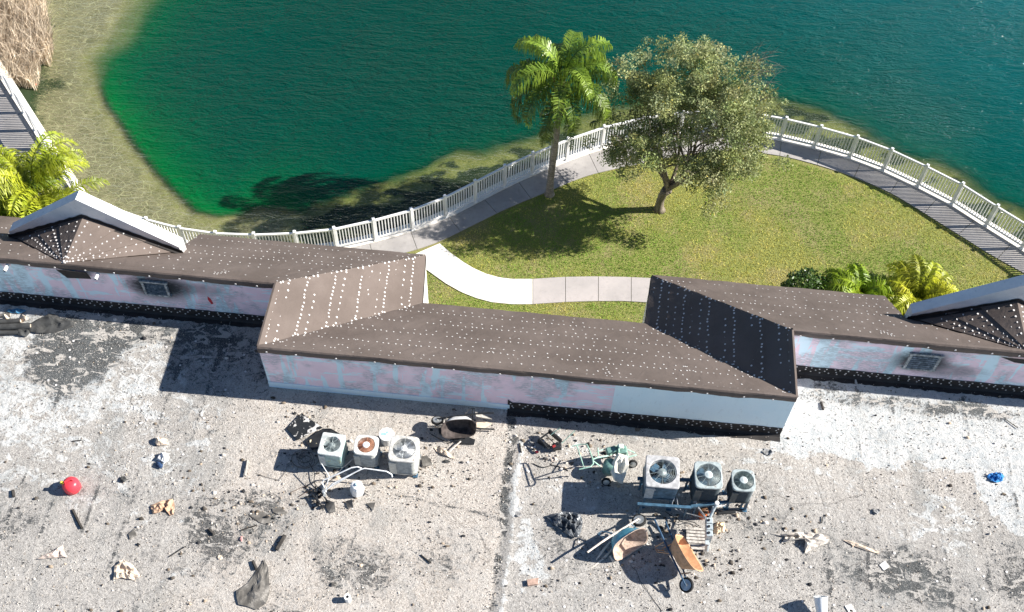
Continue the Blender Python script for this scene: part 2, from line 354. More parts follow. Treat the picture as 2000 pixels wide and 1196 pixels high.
# ------------------------------------------------------------------ railing
g = G('white_vinyl'); n1 = g.noise(4, 4); MAT_VINYL = g.done(g.mix(g.step(n1, 0.35, 0.7), (0.72, 0.72, 0.72), (0.82, 0.82, 0.81)), 0.45, 0.4)
post0 = W(1041, 300, 1.12)
rl = thing('railing', 'long white vinyl railing with square balusters curving along the lake walkway', 'railing', (rail[0][0], rail[0][1], 0))
def post(x, y, rz):
    mb = MB(); mb.box((x, y, 0.585), (0.09, 0.09, 1.15), rz, bev=0.006); mb.box((x, y, 1.175), (0.108, 0.108, 0.025), rz); mb.box((x, y, 1.20), (0.10, 0.10, 0.03), rz, bev=0.01)
    mb.box((x, y, 0.065), (0.14, 0.14, 0.05), rz, bev=0.012); inworld(mb.build('post', MAT_VINYL, rl))
for i, (a, b) in enumerate(zip(rail[:-1], rail[1:])):
    d = b - a; ln = np.hypot(*d); nb = max(1, round(ln / 1.45))
    for k in range(nb):
        p = a + d * k / nb; q = a + d * (k + 1) / nb; dd = q - p; l_ = np.hypot(*dd); rz = math.atan2(dd[1], dd[0]); mid = (p + q) / 2
        post(p[0], p[1], rz); mb = MB()
        mb.box((mid[0], mid[1], 1.085), (l_ - 0.1, 0.075, 0.07), rz, bev=0.01); mb.box((mid[0], mid[1], 0.17), (l_ - 0.1, 0.05, 0.085), rz)
        nbal = max(3, int(l_ / 0.105))
        for j in range(nbal):
            t = (j + 0.7) / (nbal + 0.4); x, y = p + dd * t
            mb.box((x, y, 0.63), (0.034, 0.034, 0.86), rz)
        inworld(mb.build('baluster_panel', MAT_VINYL, rl))
post(rail[-1][0], rail[-1][1], 0)

# ------------------------------------------------------------------ building
bld = thing('building', 'one storey building with flat stained roof, pink stucco parapets and brown felt mansard slopes', 'building', (*OO[:2], 0))
def in_recess(s, t): return (t > 1e-6) & (s > 1e-6) & (s < LEN - 1e-6)
g = G('felt_underlayment'); n1 = g.noise(0.7, 5, 0.6); n2 = g.noise(150, 2); n3 = g.noise(2.6, 4, 0.55, None, 0.8)
fc = g.mix(g.step(n1, 0.3, 0.7), (0.112, 0.088, 0.075), (0.152, 0.122, 0.106)); fc = g.mix(g.math('MULTIPLY', g.step(n2, 0.4, 0.7), 0.35), fc, (0.06, 0.05, 0.045))
fc = g.mix(g.math('MULTIPLY', g.step(g.noise(1.7, 6, 0.7), 0.60, 0.72), 0.25), fc, (0.19, 0.165, 0.145))
g.bump(g.math('ADD', g.math('MULTIPLY', n3, 1.0), g.math('MULTIPLY', n2, 0.05)), 0.35, 0.06); MAT_FELT = g.done(fc, 0.78, 0.25)
MAT_CAP = paint('plastic_nail_cap', (0.66, 0.64, 0.62), 0.5, var=0.1)
MAT_FELTDARK = paint('felt_edge_black', (0.028, 0.025, 0.024), 0.7, var=0.3, scale=3)
def bil(q, u, v):
    a, b, c, d = [np.array(k, float) for k in q]      # a,b top edge  c,d bottom edge (a over c, b over d)
    return (a * (1 - u) + b * u) * (1 - v) + (c * (1 - u) + d * u) * v
def disc(mb, p, nrm, r, mi=1, lift=0.010):
    nrm = Vector([float(c) for c in nrm]).normalized(); a = nrm.cross(Vector((0.3, 0.2, 1) if abs(nrm.z) < 0.9 else (1, 0, 0))).normalized(); b = nrm.cross(a); p = Vector([float(c) for c in p])
    c0 = p + nrm * lift; vs = [c0 + (a * math.cos(k * math.pi / 4) + b * math.sin(k * math.pi / 4)) * r for k in range(8)]
    vs2 = [v - nrm * 0.010 for v in vs]; mb.add(vs + vs2, [tuple(range(8))] + [(k, 8 + k, 8 + (k + 1) % 8, (k + 1) % 8) for k in range(8)], mi)
def felt(name, quad, rows=14, skip=None, r=0.0205, space=0.27, ends=True, label=None, seams=()):
    """felt-covered slope: overlapping courses running along the top edge, nailed through round caps"""
    mb = MB(); q = [np.array(k, float) for k in quad]
    nrm = np.cross(q[1] - q[0], q[2] - q[0]); nrm = nrm / np.linalg.norm(nrm)
    if nrm[2] < 0: nrm = -nrm
    flip = np.cross(bil(q, .9, .5) - bil(q, .1, .5), bil(q, .5, .9) - bil(q, .5, .1))[2] < 0
    nc = max(1, round(rows / 3)); cols = 40
    for k in range(nc):
        v0, v1 = k / nc, min(1.0, (k + 1) / nc + 0.012)
        vs = []; 
        for v, lf_ in ((v0, 0.0), ((v0 + v1) / 2, 0.006), (v1, 0.020)):
            for c in range(cols + 1):
                u = c / cols; p = bil(q, u, v); wv = (vnoise(np.array([p[0] * 2.3]), np.array([p[1] * 2.3]), 77)[0] - 0.5) * 0.02
                vs.append(p + nrm * (lf_ + wv * (1 if 0 < u < 1 else 0)))
        low = [p - nrm * 0.018 for p in vs[2 * (cols + 1):]]
        vs = vs + low; m = cols + 1
        fs = [(a_ * m + c, a_ * m + c + 1, (a_ + 1) * m + c + 1, (a_ + 1) * m + c) for a_ in range(3) for c in range(cols)]
        if not flip: pass
        mb.add(vs, [f if not flip else f[::-1] for f in fs], 0)
    for k in range(rows):
        v = (k + 0.5) / rows; a = bil(q, 0, v); b = bil(q, 1, v); ln = np.linalg.norm(b - a)
        if ln < 0.35: continue
        lap = k % 3 == 0; sp = space * (0.62 if lap else 1.0); n = max(2, int(ln / sp)); ph = 0.5 if k % 2 else 0.0
        for j in range(n):
            if random.random() < 0.035: continue
            u = (j + 0.3 + ph * 0.6) / n; p = bil(q, min(0.995, u), v + random.uniform(-.006, .006)) + (b - a) / ln * random.uniform(-.03, .03)
            s_, t_ = (p - OO) @ UU, (p - OO) @ NN
            if skip and skip(s_, t_): continue
            disc(mb, p, nrm, r * random.uniform(.85, 1.1))
    if ends:
        for u in (0.012, 0.988):
            a = bil(q, u, 0.03); b = bil(q, u, 0.97); n = int(np.linalg.norm(b - a) / 0.19)
            for j in range(n): disc(mb, bil(q, u, 0.03 + 0.94 * (j + random.uniform(.3, .7)) / n), nrm, r)
    for u in seams:     # end laps with a double line of caps
        for du in (-0.004, 0.004):
            for v in np.linspace(0.08, 0.3, 5): disc(mb, bil(q, u + du, v), nrm, r * 0.9)
    o = inworld(mb.build(name, [MAT_FELT, MAT_CAP], bld))
    if label: o['label'] = label
    return o
E2 = 5.2; RUN = E2 - REC; CUT = 3.5; zs = lambda t: TOP - (TOP - EAVE) / RUN * (t - REC)
IN = 3.45; TI = 3.48; HI = 3.3
M = lambda s: LEN - s
felt('felt_slope', [L(0, 0, TOP), L(LEN, 0, TOP), L(IN, TI, EAVE), L(M(IN), TI, EAVE)], 15, seams=(0.12, 0.42, 0.66, 0.86))
felt('felt_slope', [L(0, REC, TOP), L(0, 0, TOP), L(HI, E2, EAVE), L(IN, TI, EAVE)], 17, r=0.027, space=0.20, label='sunlit felt slope turning the inner corner')
felt('felt_slope', [L(LEN, 0, TOP), L(LEN, REC, TOP), L(M(IN), TI, EAVE), L(M(HI), E2, EAVE)], 17, r=0.026, space=0.20, label='shaded black-looking felt slope turning the inner corner')
def dormer_skip(sg, c0):
    def f(s, t):
        return t < CUT + 0.05 and abs(s - c0) < 2.35 * (t - REC) / (CUT - REC) + 0.02
    return f
DC = -5.5; DHW = 2.32
for side in (0, 1):
    q = (lambda s: s) if side == 0 else M
    DC = -5.5 if side == 0 else -5.8
    def quad(s0, s1, t0, t1, h0, h1):
        z0, z1 = zs(t0), zs(t1); A_ = [L(q(s0), t0, z0), L(q(s1), t0, z0), L(q(h0), t1, z1), L(q(h1), t1, z1)]
        return A_ if side == 0 else [A_[1], A_[0], A_[3], A_[2]]
    hx = lambda t: HI * (t - REC) / RUN
    felt('felt_slope', quad(-9, hx(REC), REC, CUT, -9, hx(CUT)), 7, skip=dormer_skip(side, q(DC)), ends=False, seams=(0.3, 0.8))
    felt('felt_slope', quad(-3.35, hx(CUT), CUT, E2, -3.35, hx(E2)), 8, ends=False)
    felt('felt_slope', quad(-16, -9, REC, CUT, -16, -9), 7, ends=False)
    felt('felt_slope', quad(-16, -7.75, CUT, E2, -16, -7.75), 8, ends=False)
    # dormer roof behind the gable parapet
    rz0 = L(q(DC), REC - 0.02, TOP + 0.03); rz1 = L(q(DC), CUT, TOP + 0.03)
    for sg in (-1, 1):
        lowp = L(q(DC + sg * DHW), CUT + 0.02, zs(CUT) + 0.03)
        felt('dormer_slope', [rz0, rz1, rz0 + NN * 0.001, lowp], 8, r=0.027, space=0.28, ends=False)
    # gable parapet: sloped coping, thick plastered wall
    gw = MB(); t0, t1 = CUT, CUT + 0.33; pk = 8.12; tip = 6.46
    prof = [(-DHW - 0.05, tip), (0, pk), (DHW + 0.05, tip), (DHW + 0.05, tip - 0.28), (DHW + 0.05, 0), (-DHW - 0.05, 0), (-DHW - 0.05, tip - 0.28)]
    vs = [L(q(DC + a), t0, z) for a, z in prof] + [L(q(DC + a), t1, z) for a, z in prof]; k = len(prof)
    gw.add(vs, [tuple(range(k)), tuple(range(2 * k - 1, k - 1, -1))] + [(i, (i + 1) % k, k + (i + 1) % k, k + i) for i in range(k)])
    g = G('parapet_coping_plaster'); n1 = g.noise(1.2, 5, 0.6, None, 0.4); n2 = g.noise(9, 5, 0.65)
    cc = g.mix(g.step(n1, 0.3, 0.7), (0.62, 0.63, 0.64), (0.80, 0.79, 0.77)); cc = g.mix(g.math('MULTIPLY', g.step(n2, 0.56, 0.72), 0.45), cc, (0.40, 0.42, 0.43)); g.bump(n2, 0.2, 0.01)
    inworld(gw.build('gable_parapet', g.done(cc, 0.8, 0.2), bld))
    # black felt turned up against the gable
    fb = MB()
    for sg in (-1, 1):
        n = 24; vs = []
        for i in range(n + 1):
            u = i / n; s_ = DC + sg * (DHW + 0.12) * u; zz = TOP + 0.03 - (TOP - zs(CUT)) * u
            j = 0.10 + 0.012 * math.sin(i * 1.9) + random.uniform(-.008, .008)
            vs += [L(q(s_), CUT - 0.016, zz + j), L(q(s_), CUT - 0.016, zz - 0.03), L(q(s_), CUT - 0.10, zz - 0.01)]
        fb.add(vs, [(3 * i + a_, 3 * i + 3 + a_, 3 * i + 4 + a_, 3 * i + 1 + a_) for i in range(n) for a_ in (0, 1)])
    inworld(fb.build('gable_flashing', MAT_FELTDARK, bld))

# parapet walls with patched pink stucco
def stucco(name, soot=(), seed=0.0, teal=0.5):
    g = G(name); vm = g.map((1, 1, 1), (0, 0, 0), (seed, seed * 2, 0)); vl = g.map((0.55, 0.6, 2.6), (0, 0, 0), (seed, 1, 3)); vv = g.map((3.4, 3.4, 0.45), (0, 0.25, 0), (seed * 3, 0, 0))
    n1 = g.noise(1.3, 4, 0.6, vm, 0.5); n2 = g.noise(1.7, 6, 0.70, vl, 0.4); n3 = g.noise(0.8, 4, 0.6, vv, 0.3); n4 = g.noise(22, 5, 0.7, g.map((0.35, 0.35, 2.4)))
    c = g.mix(g.step(n1, 0.35, 0.65), (0.86, 0.68, 0.75), (0.90, 0.74, 0.80))
    c = g.mix(g.step(n3, 0.545, 0.575), c, (0.68, 0.86, 0.93))
    c = g.mix(g.math('MULTIPLY', g.step(n2, 0.545, 0.585), 0.9), c, (0.70, 0.86, 0.93))
    gm = g.math('MULTIPLY', g.step(g.noise(0.9, 3, 0.6, g.map((1.1, 1, 1), (0, 0, 0), (seed + 7, 0, 2))), 0.44, 0.56), g.step(n4, 0.43, 0.53))
    c = g.mix(g.math('MULTIPLY', gm, 0.62), c, (0.30, 0.36, 0.39))
    sp = g.node('ShaderNodeSeparateXYZ'); g.put(sp.inputs[0], g.tc.outputs['Object'])
    for (x, y, z, rx, rz_, k) in soot:
        dx = g.math('DIVIDE', g.math('SUBTRACT', sp.outputs[0], x), rx); dz = g.math('DIVIDE', g.math('SUBTRACT', sp.outputs[2], z), rz_)
        d = g.math('SQRT', g.math('ADD', g.math('MULTIPLY', dx, dx), g.math('MULTIPLY', dz, dz)))
        f = g.step(g.math('ADD', d, g.math('MULTIPLY', g.math('SUBTRACT', n4, 0.5), 0.9)), 1.0, 0.35)
        c = g.mix(g.math('MULTIPLY', f, k), c, (0.03, 0.035, 0.04))
    # darker just under the felt edge
    f = g.step(g.math('ADD', sp.outputs[2], g.math('MULTIPLY', g.math('SUBTRACT', n1, 0.5), 0.5)), TOP - 0.36, TOP - 0.16)
    c = g.mix(g.math('MULTIPLY', f, 0.65), c, (0.16, 0.17, 0.18))
    g.bump(g.noise(40, 4, 0.7), 0.25, 0.012); return g.done(c, 0.85, 0.15)
VA = (-3.27, 6.68); VC = (16.66, 6.56)
pa = L(VA[0], REC, 0); pc = L(VC[0], REC, 0)
MA = stucco('pink_stucco_left', [(pa[0] + 0.05, 0, VA[1] + .05, 1.15, 0.72, 1.0), (pa[0] + 0.9, 0, VA[1] + .1, 1.2, 0.35, 0.5)], 3.0)
MC = stucco('pink_stucco_right', [(pc[0], 0, VC[1], 0.95, 0.62, 0.95), (pc[0] + 0.5, 0, VC[1] - 0.3, 1.6, 0.4, 0.5)], 9.0)
MBw = stucco('pink_stucco_middle', [], 0.0)
def wall(name, s0, s1, t, z0, z1, th, mat, label=None):
    mb = MB(); mb.add([L(s0, t, z0), L(s1, t, z0), L(s1, t, z1), L(s0, t, z1), L(s0, t + th, z0), L(s1, t + th, z0), L(s1, t + th, z1), L(s0, t + th, z1)],
        [(0, 1, 2, 3), (5, 4, 7, 6), (4, 0, 3, 7), (1, 5, 6, 2), (3, 2, 6, 7), (4, 5, 1, 0)]); o = inworld(mb.build(name, mat, bld))
    if label: o['label'] = label
    return o
wall('parapet_wall', -16, -0.003, REC, ROOF - .1, TOP - 0.055, 0.05, MA, 'patched pink parapet with sooty louvre left of the projection')
wall('parapet_wall', LEN + 0.003, LEN + 16, REC, ROOF - .1, TOP - 0.055, 0.05, MC, 'pink parapet with sooty louvre right of the projection')
wall('parapet_wall', 0, LEN, 0, ROOF - .1, TOP - 0.055, 0.05, MBw, 'long pink patched parapet of the middle projection')
for s0, s1 in ((0, 0.05), (LEN - 0.05, LEN)):
    wall('parapet_return', s0, s1, 0.051, ROOF - .1, TOP - 0.12, REC - 0.052, MBw)
g = G('primer_white'); n1 = g.noise(1.1, 5, 0.6); n2 = g.noise(12, 4, 0.7, g.map((1, 1, 0.3))); cc = g.mix(g.step(n1, 0.3, 0.7), (0.70, 0.87, 0.94), (0.76, 0.90, 0.95)); cc = g.mix(g.math('MULTIPLY', g.step(n2, 0.55, 0.75), 0.25), cc, (0.42, 0.47, 0.5)); MAT_PRIMER = g.done(cc, 0.7, 0.25)
wall('primed_board', 8.82, LEN + 0.004, -0.006, ROOF + .02, TOP - 0.03, 0.006, MAT_PRIMER)
wall('primed_skirting', 0.0, 6.25, -0.02, ROOF - .02, ROOF + .24, 0.02, MAT_PRIMER)
# red paint mark left of the right end of the first parapet
rm = MB(); c_ = [L(-1.9 + a, REC - 0.004, 6.35 + z) for a, z in ((-.04, .16), (.03, .05), (.06, -.16), (.0, -.2), (-.06, -.02))]; rm.add(c_, [(4, 3, 2, 1, 0)]); inworld(rm.build('paint_mark', paint('red_paint', (0.6, 0.05, 0.06), 0.6), bld))
# base flashing with caps
def flashing(s0, s1, t, h=0.37, torn=False):
    mb = MB(); n = int((s1 - s0) / 0.12); vs = []
    for i in range(n + 1):
        s_ = s0 + (s1 - s0) * i / n; j = random.uniform(-.012, .012) + (0.12 if torn and i == 0 else 0)
        vs += [L(s_, t - 0.014, ROOF + h + j), L(s_, t - 0.02, ROOF + 0.06), L(s_, t - 0.07, ROOF + 0.012), L(s_, t - 0.20 + random.uniform(-.03, .03), ROOF + 0.008)]
    mb.add(vs, [(4 * i + a, 4 * i + 1 + a, 4 * i + 5 + a, 4 * i + 4 + a) for i in range(n) for a in (0, 1, 2)])
    for zz, sp in ((h - 0.05, .19), (h - 0.15, .27), (0.12, .23)):
        k = int((s1 - s0) / sp)
        for i in range(k):
            s_ = s0 + (s1 - s0) * (i + random.uniform(.3, .7)) / k; disc(mb, L(s_, t - 0.018, ROOF + zz + random.uniform(-.02, .02)), -NN, 0.021, 1, 0.006)
    inworld(mb.build('base_flashing', [MAT_FELTDARK, MAT_CAP], bld))
flashing(6.2, LEN, 0, 0.37, True); flashing(-16, -0.02, REC, 0.34); flashing(LEN + .02, LEN + 16, REC, 0.34)
# felt wrapped over the wall head
def headband(pts, dirs, name='felt_edge', drop=1.0, over=1.0):
    """pts: run of (s,t) along the wall head; dirs: outward (s,t) unit normal"""
    mb = MB(); vs = []; m = 6
    (s0, t0), (s1, t1) = pts; ln = math.hypot(s1 - s0, t1 - t0); n = max(2, int(ln / 0.15)); ds, dt = dirs
    for i in range(n + 1):
        u = i / n; s_ = s0 + (s1 - s0) * u; t_ = t0 + (t1 - t0) * u; w = fbm(np.array([s_ * 1.3]), np.array([t_ * 3.0]), 5)[0] - 0.5; dr = (0.21 + 0.09 * w + random.uniform(-.008, .008)) * drop; ou = (0.045 + 0.05 * w) * over
        for a, z in ((-0.12, TOP + 0.022 - 0.12 * 0.72), (-0.03, TOP + 0.014), (0.02, TOP + 0.006), (ou, TOP - 0.03), (ou + 0.012, TOP - 0.5 * dr), (ou, TOP - dr)):
            vs.append(L(s_ + ds * a, t_ + dt * a, z))
    f = [(m * i + a, m * i + m + a, m * i + m + 1 + a, m * i + 1 + a) for i in range(n) for a in range(m - 1)]
    mb.add(vs, f)
    k = int(ln / 0.75) if drop == 1 else 0
    for i in range(k):
        u = (i + random.uniform(.2, .8)) / k; disc(mb, L(s0 + (s1 - s0) * u + ds * 0.09, t0 + (t1 - t0) * u + dt * 0.09, TOP - 0.11), UU * ds + NN * dt, 0.026, 1, 0.004)
    return inworld(mb.build(name, [MAT_FELT, MAT_CAP], bld))
headband([(0, 0), (LEN, 0)], (0, -1)); headband([(-16, REC), (0, REC)], (0, -1)); headband([(LEN, REC), (LEN + 16, REC)], (0, -1))
headband([(0, REC), (0, 0)], (-1, 0), drop=0.45, over=.3); headband([(LEN, 0), (LEN, REC)], (1, 0), drop=0.45, over=.3)
# torn felt flap hanging under the left head
fl = MB(); pts = [(-5.75, 7.2), (-4.95, 7.18), (-4.9, 6.93), (-5.55, 6.88)]
fl.add([L(s, REC - 0.09, z) for s, z in pts] + [L(s, REC - 0.075, z) for s, z in pts], [(0, 3, 2, 1), (4, 5, 6, 7), (0, 1, 5, 4), (1, 2, 6, 5), (2, 3, 7, 6), (3, 0, 4, 7)]); inworld(fl.build('torn_felt_flap', MAT_FELTDARK, bld))
fl = MB(); fl.add([L(LEN + a, REC - 0.09 - b, z) for a, b, z in ((-.6 + 5.8, 0, 7.19), (6.1, 0, 7.17), (6.05, .05, 7.02), (5.6, .04, 7.05))], [(0, 3, 2, 1)]); inworld(fl.build('torn_felt_flap', MAT_FELTDARK, bld))
# white conduit stubs under the edge
for s_ in (-7.07, -4.67):
    mb = MB(); mb.tube([L(s_, REC, 7.14), L(s_ - 0.02, REC - 0.22, 7.12)], 0.045, 12, caps=False); mb.tube([L(s_, REC, 7.14), L(s_ - 0.02, REC - 0.21, 7.12)], 0.034, 12, 1)
    inworld(mb.build('pipe_stub', [paint('white_pipe', (0.8, 0.8, 0.78), 0.5, var=.1), MAT_FELTDARK], bld))
# louvred vents
MAT_LOUV = paint('louvre_metal', (0.12, 0.15, 0.17), 0.5, var=0.4, scale=14, dirt=(0.3, 0.3, 0.28)); MAT_VFR = paint('louvre_frame_grey', (0.30, 0.33, 0.34), 0.6, var=.4, scale=12, dirt=(0.55, 0.56, 0.55)); MAT_DARK = paint('dark_void', (0.01, 0.01, 0.012), 0.9)
def vent(s, z, w, h, mat_s, label):
    fr = MB()
    for a, b, ww, hh in ((0, h / 2, w + .12, .06), (0, -h / 2, w + .12, .06), (-w / 2, 0, .06, h - .06), (w / 2, 0, .06, h - .06)):
        fr.box(L(s + a, REC - 0.03, z + b), (ww, 0.06, hh), PHI)
    v = inworld(fr.build('vent', MAT_VFR, bld)); v['label'] = label
    sl_ = MB(); Mx = Matrix.Rotation(math.radians(38), 4, 'X')
    for i in range(7): sl_.box(L(s, REC - 0.034, z - h / 2 + h * (i + 0.6) / 7.4), (w - .06, 0.040, 0.010), PHI, M=Mx)
    o = sl_.build('louvres', mat_s, v); bk = MB(); bk.box(L(s, REC - 0.004, z), (w - .05, 0.006, h - .05), PHI); o2 = bk.build('backing', MAT_DARK, v)
vent(VA[0], VA[1], 0.62, 0.56, MAT_LOUV, 'dark louvre set in the left parapet'); vent(VC[0], VC[1], 0.74, 0.66, MAT_VFR, 'grey louvre set in the right parapet among soot')

# outer walls under the eaves, down to the lawn
g = G('outer_wall_white'); n1 = g.noise(2, 5); MAT_OUT = g.done(g.mix(g.step(n1, 0.3, 0.7), (0.62, 0.60, 0.56), (0.74, 0.72, 0.68)), 0.8)
F2 = E2 - 0.03; ring = [(-16, F2), (-7.85, F2), (-7.85, CUT + 0.1), (-3.32, CUT + 0.1), (-3.32, F2), (HI + .0, F2), (IN, TI - .03), (M(IN), TI - .03), (M(HI), F2), (M(-3.32), F2), (M(-3.32), CUT + .1), (M(-7.85), CUT + .1), (M(-7.85), F2), (M(-16), F2), (M(-16), -26), (-16, -26)]
mb = MB(); k = len(ring); mb.add([L(s, t, 0) for s, t in ring] + [L(s, t, EAVE - 0.02) for s, t in ring], [(i, k + i, k + (i + 1) % k, (i + 1) % k) for i in range(k)]); inworld(mb.build('outer_wall', MAT_OUT, bld))
for (a, b) in zip(ring[:13], ring[1:14]):
    if a[0] == b[0] or (abs(a[1] - CUT - .1) < .01 and abs(b[1] - CUT - .1) < .01): continue
    p, q_ = L(*a, EAVE - 0.09), L(*b, EAVE - 0.09); d = q_ - p; fa = MB(); fa.box((p + q_) / 2, (np.linalg.norm(d), 0.05, 0.17), math.atan2(d[1], d[0])); inworld(fa.build('eave_fascia', MAT_FELTDARK, bld))

# flat roof deck: stains, coatings and granules follow the survey of the real roof, plus one painted shadow patch
cs = np.unique(np.round(np.r_[np.linspace(-16, -9, 30), np.arange(-9, 22, 0.06), 0, LEN, np.linspace(22, LEN + 16, 20)], 4)); ct = np.unique(np.round(np.r_[np.linspace(-26, -7.2, 24), np.arange(-7.2, REC, 0.06), 0, REC], 4))
S, T, F = gridmesh(cs, ct); cen = lambda A_: A_[F].mean(1)
keep = ~((cen(T) > 0) & (cen(S) > 0) & (cen(S) < LEN)); F = F[keep]
XX = OO[0] + UU[0] * S + NN[0] * T; YY = OO[1] + UU[1] * S + NN[1] * T
px, py = PXY(XX, YY, np.full_like(XX, ROOF))
def blob(cx, cy, rx, ry, rot=0, k=1.0, soft=0.5):
    c, s_ = math.cos(math.radians(rot)), math.sin(math.radians(rot)); dx, dy = px - cx, py - cy; u = (dx * c + dy * s_) / rx; v = (-dx * s_ + dy * c) / ry
    return k * sstep(-np.sqrt(u * u + v * v), -1 - soft, -1 + soft)
n_a = fbm(S * 0.8, T * 0.8, 51, 5); n_b = fbm(S * 2.2, T * 1.4, 61, 5)
px0 = px.copy(); px = px + 90 * (fbm(S * .9, T * .9, 81, 4) - .5) + 40 * (fbm(S * 3.5, T * 3.5, 83, 3) - .5); py0 = py.copy(); py = py + 50 * (fbm(S * 1.1 + 9, T * 1.1, 85, 4) - .5)
xl = 440 - (py - 780) * 0.30
wm = 0.42 * sstep(xl - px, -30, 25) + (px > xl) * 0.10
wm = wm + 0.05 + 0.20 * sstep(xl - px, 60, 300) * sstep(900 - py, 0, 150) - 0.30 * sstep(py - 930, 0, 120) * (px < xl) 
wm = wm + 0.16 * (px > 1000) * 1.0 - 0.06 * (px > 1000) * sstep(py - 900, 0, 100)
bound = 880 + (px - 1480) * 0.115
wm = np.where(px > 1500, np.maximum(wm, 1.4 * sstep(bound - py, -12, 22)), wm)
wm = np.maximum(wm, blob(1990, 960, 55, 90, 0, 1.2, .15)); wm = np.maximum(wm, blob(1840, 1020, 110, 75, 35, .52)); wm = np.maximum(wm, blob(1500, 900, 60, 16, 0, .6)); wm = np.maximum(wm, blob(1035, 1080, 20, 70, 0, .75)); wm = np.maximum(wm, blob(1010, 1060, 14, 140, 0, .6))
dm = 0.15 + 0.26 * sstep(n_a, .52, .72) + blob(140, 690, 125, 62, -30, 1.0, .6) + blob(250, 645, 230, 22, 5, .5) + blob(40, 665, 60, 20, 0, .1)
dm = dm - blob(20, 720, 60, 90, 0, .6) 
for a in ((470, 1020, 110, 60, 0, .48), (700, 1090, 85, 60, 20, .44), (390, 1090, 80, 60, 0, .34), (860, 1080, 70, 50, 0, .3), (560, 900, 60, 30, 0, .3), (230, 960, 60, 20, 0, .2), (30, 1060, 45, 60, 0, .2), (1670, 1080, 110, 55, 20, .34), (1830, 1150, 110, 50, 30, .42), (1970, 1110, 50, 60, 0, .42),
          (1440, 1030, 70, 25, 30, .30), (1130, 1060, 90, 40, 0, .16), (1350, 1120, 120, 50, 0, .10), (560, 1180, 60, 30, 0, .25), (60, 940, 80, 25, 0, .22), (1560, 1010, 80, 30, 0, .12), (860, 1130, 50, 40, 0, .2), (1060, 860, 60, 25, 0, .35), (420, 700, 110, 70, 0, .42), (1640, 770, 120, 16, 5, .45), (1840, 800, 160, 18, 5, .5)):  # one blob deepens the middle parapet's cast shadow on the left
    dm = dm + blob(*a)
px, py = px * .12 + px0 * .88, py0
js = [(1001, 790), (1000, 860), (992, 930), (982, 1010), (972, 1090), (962, 1170), (955, 1250), (930, 1500)]   # dark joint strip running to the wall
jx = np.interp(py, [p[1] for p in js], [p[0] for p in js]); joint = np.exp(-((px - jx) / 8.5) ** 2) * (py > 780)
jw = np.exp(-((px - jx - 19) / 6) ** 2) * (py > 860)
dm = dm + joint * (0.55 + 0.45 * (n_b > 0.45)); wm = wm + jw * 0.5 + 0.18 * joint * (n_a > 0.52)
crack = np.interp(px, [770, 810, 850, 890, 940, 990], [968, 972, 985, 992, 1004, 1018]); cr = np.exp(-((py - crack) / 3.2) ** 2) * (px > 770) * (px < 990); dm = dm + cr * 0.62
for (x0, y0, x1, y1) in ((430, 800, 318, 1196), (410, 830, 300, 1196)):
    lx = x0 + (py - y0) * (x1 - x0) / (y1 - y0); wm = wm + 0.22 * np.exp(-((px - lx) / 4) ** 2) * (py > y0); dm = dm + 0.10 * np.exp(-((px - lx - 8) / 4) ** 2) * (py > y0)
bm = 0.15 + 0.60 * sstep(px + 220 * (n_a - .5) - xl, -60, 120) * (px < jx) * sstep(1150 - np.abs(py - 850), 0, 300) + 0.35 * (px > jx) * sstep(1060 - py, 0, 200)
wr = (n_a - 0.5)
zz = ROOF + 0.02 * (fbm(S * 1.1, T * 1.1, 71) - 0.5) + 0.012 * (fbm(S * 5, T * 5, 73) - 0.5) + 0.022 * jw - 0.02 * joint
for s_ in np.arange(-15.5, 28, 0.93):                 # membrane laps
    lap = np.abs(S - s_ - 0.02 * T); dm = dm + 0.42 * np.exp(-(lap / .035) ** 2) * (n_b > .42) * ((px < xl) | (px > 1500)); zz = zz + 0.012 * sstep(-(lap), -0.05, 0) * (dm * 0 + 1) * ((px < xl) | (px > 1500))
fade = (S > -9) & (S < 22) & (T > -7.2)
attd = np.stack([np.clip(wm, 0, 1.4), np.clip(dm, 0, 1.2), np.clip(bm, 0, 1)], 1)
g = G('roof_membrane'); (a, b, c), _ = g.attr('zone')[0][:3], 0
rotm = g.map((1, 1, 1), (0, 0, 0)); n1 = g.noise(1.5, 7, 0.66, g.map((1, 1.7, 1), (0, 0, math.radians(35))), 0.8); n2 = g.noise(5.5, 7, 0.72, None, 0.9); n3 = g.noise(21, 6, 0.8, None, .4); n4 = g.noise(60, 3, 0.75); n5 = g.noise(11, 5, .7, g.map((1, 1, 1), (0, 0, 0), (3, 9, 1)), .5)
grav = g.mix(g.step(n3, 0.36, 0.66), (0.25, 0.24, 0.225), (0.50, 0.48, 0.45)); beige = g.mix(g.step(n3, 0.35, 0.63), (0.36, 0.31, 0.265), (0.64, 0.585, 0.52))
base = g.mix(c, grav, beige); base = g.mix(g.math('MULTIPLY', g.step(n1, 0.50, 0.58), 0.45), base, (0.50, 0.475, 0.44)); base = g.mix(g.math('MULTIPLY', g.step(n2, 0.57, 0.61), 0.4), base, (0.26, 0.255, 0.245))
wf = g.step(g.math('ADD', a, g.math('ADD', g.math('MULTIPLY', g.math('SUBTRACT', n1, 0.5), 1.9), g.math('MULTIPLY', g.math('SUBTRACT', n2, 0.5), 1.5))), 0.50, 0.66)
white = g.mix(g.step(n2, 0.38, 0.6), (0.43, 0.46, 0.47), (0.62, 0.62, 0.60)); white = g.mix(g.math('MULTIPLY', g.step(n5, 0.58, 0.64), 0.55), white, (0.30, 0.285, 0.265))
base = g.mix(g.math('MULTIPLY', wf, 0.9), base, white)
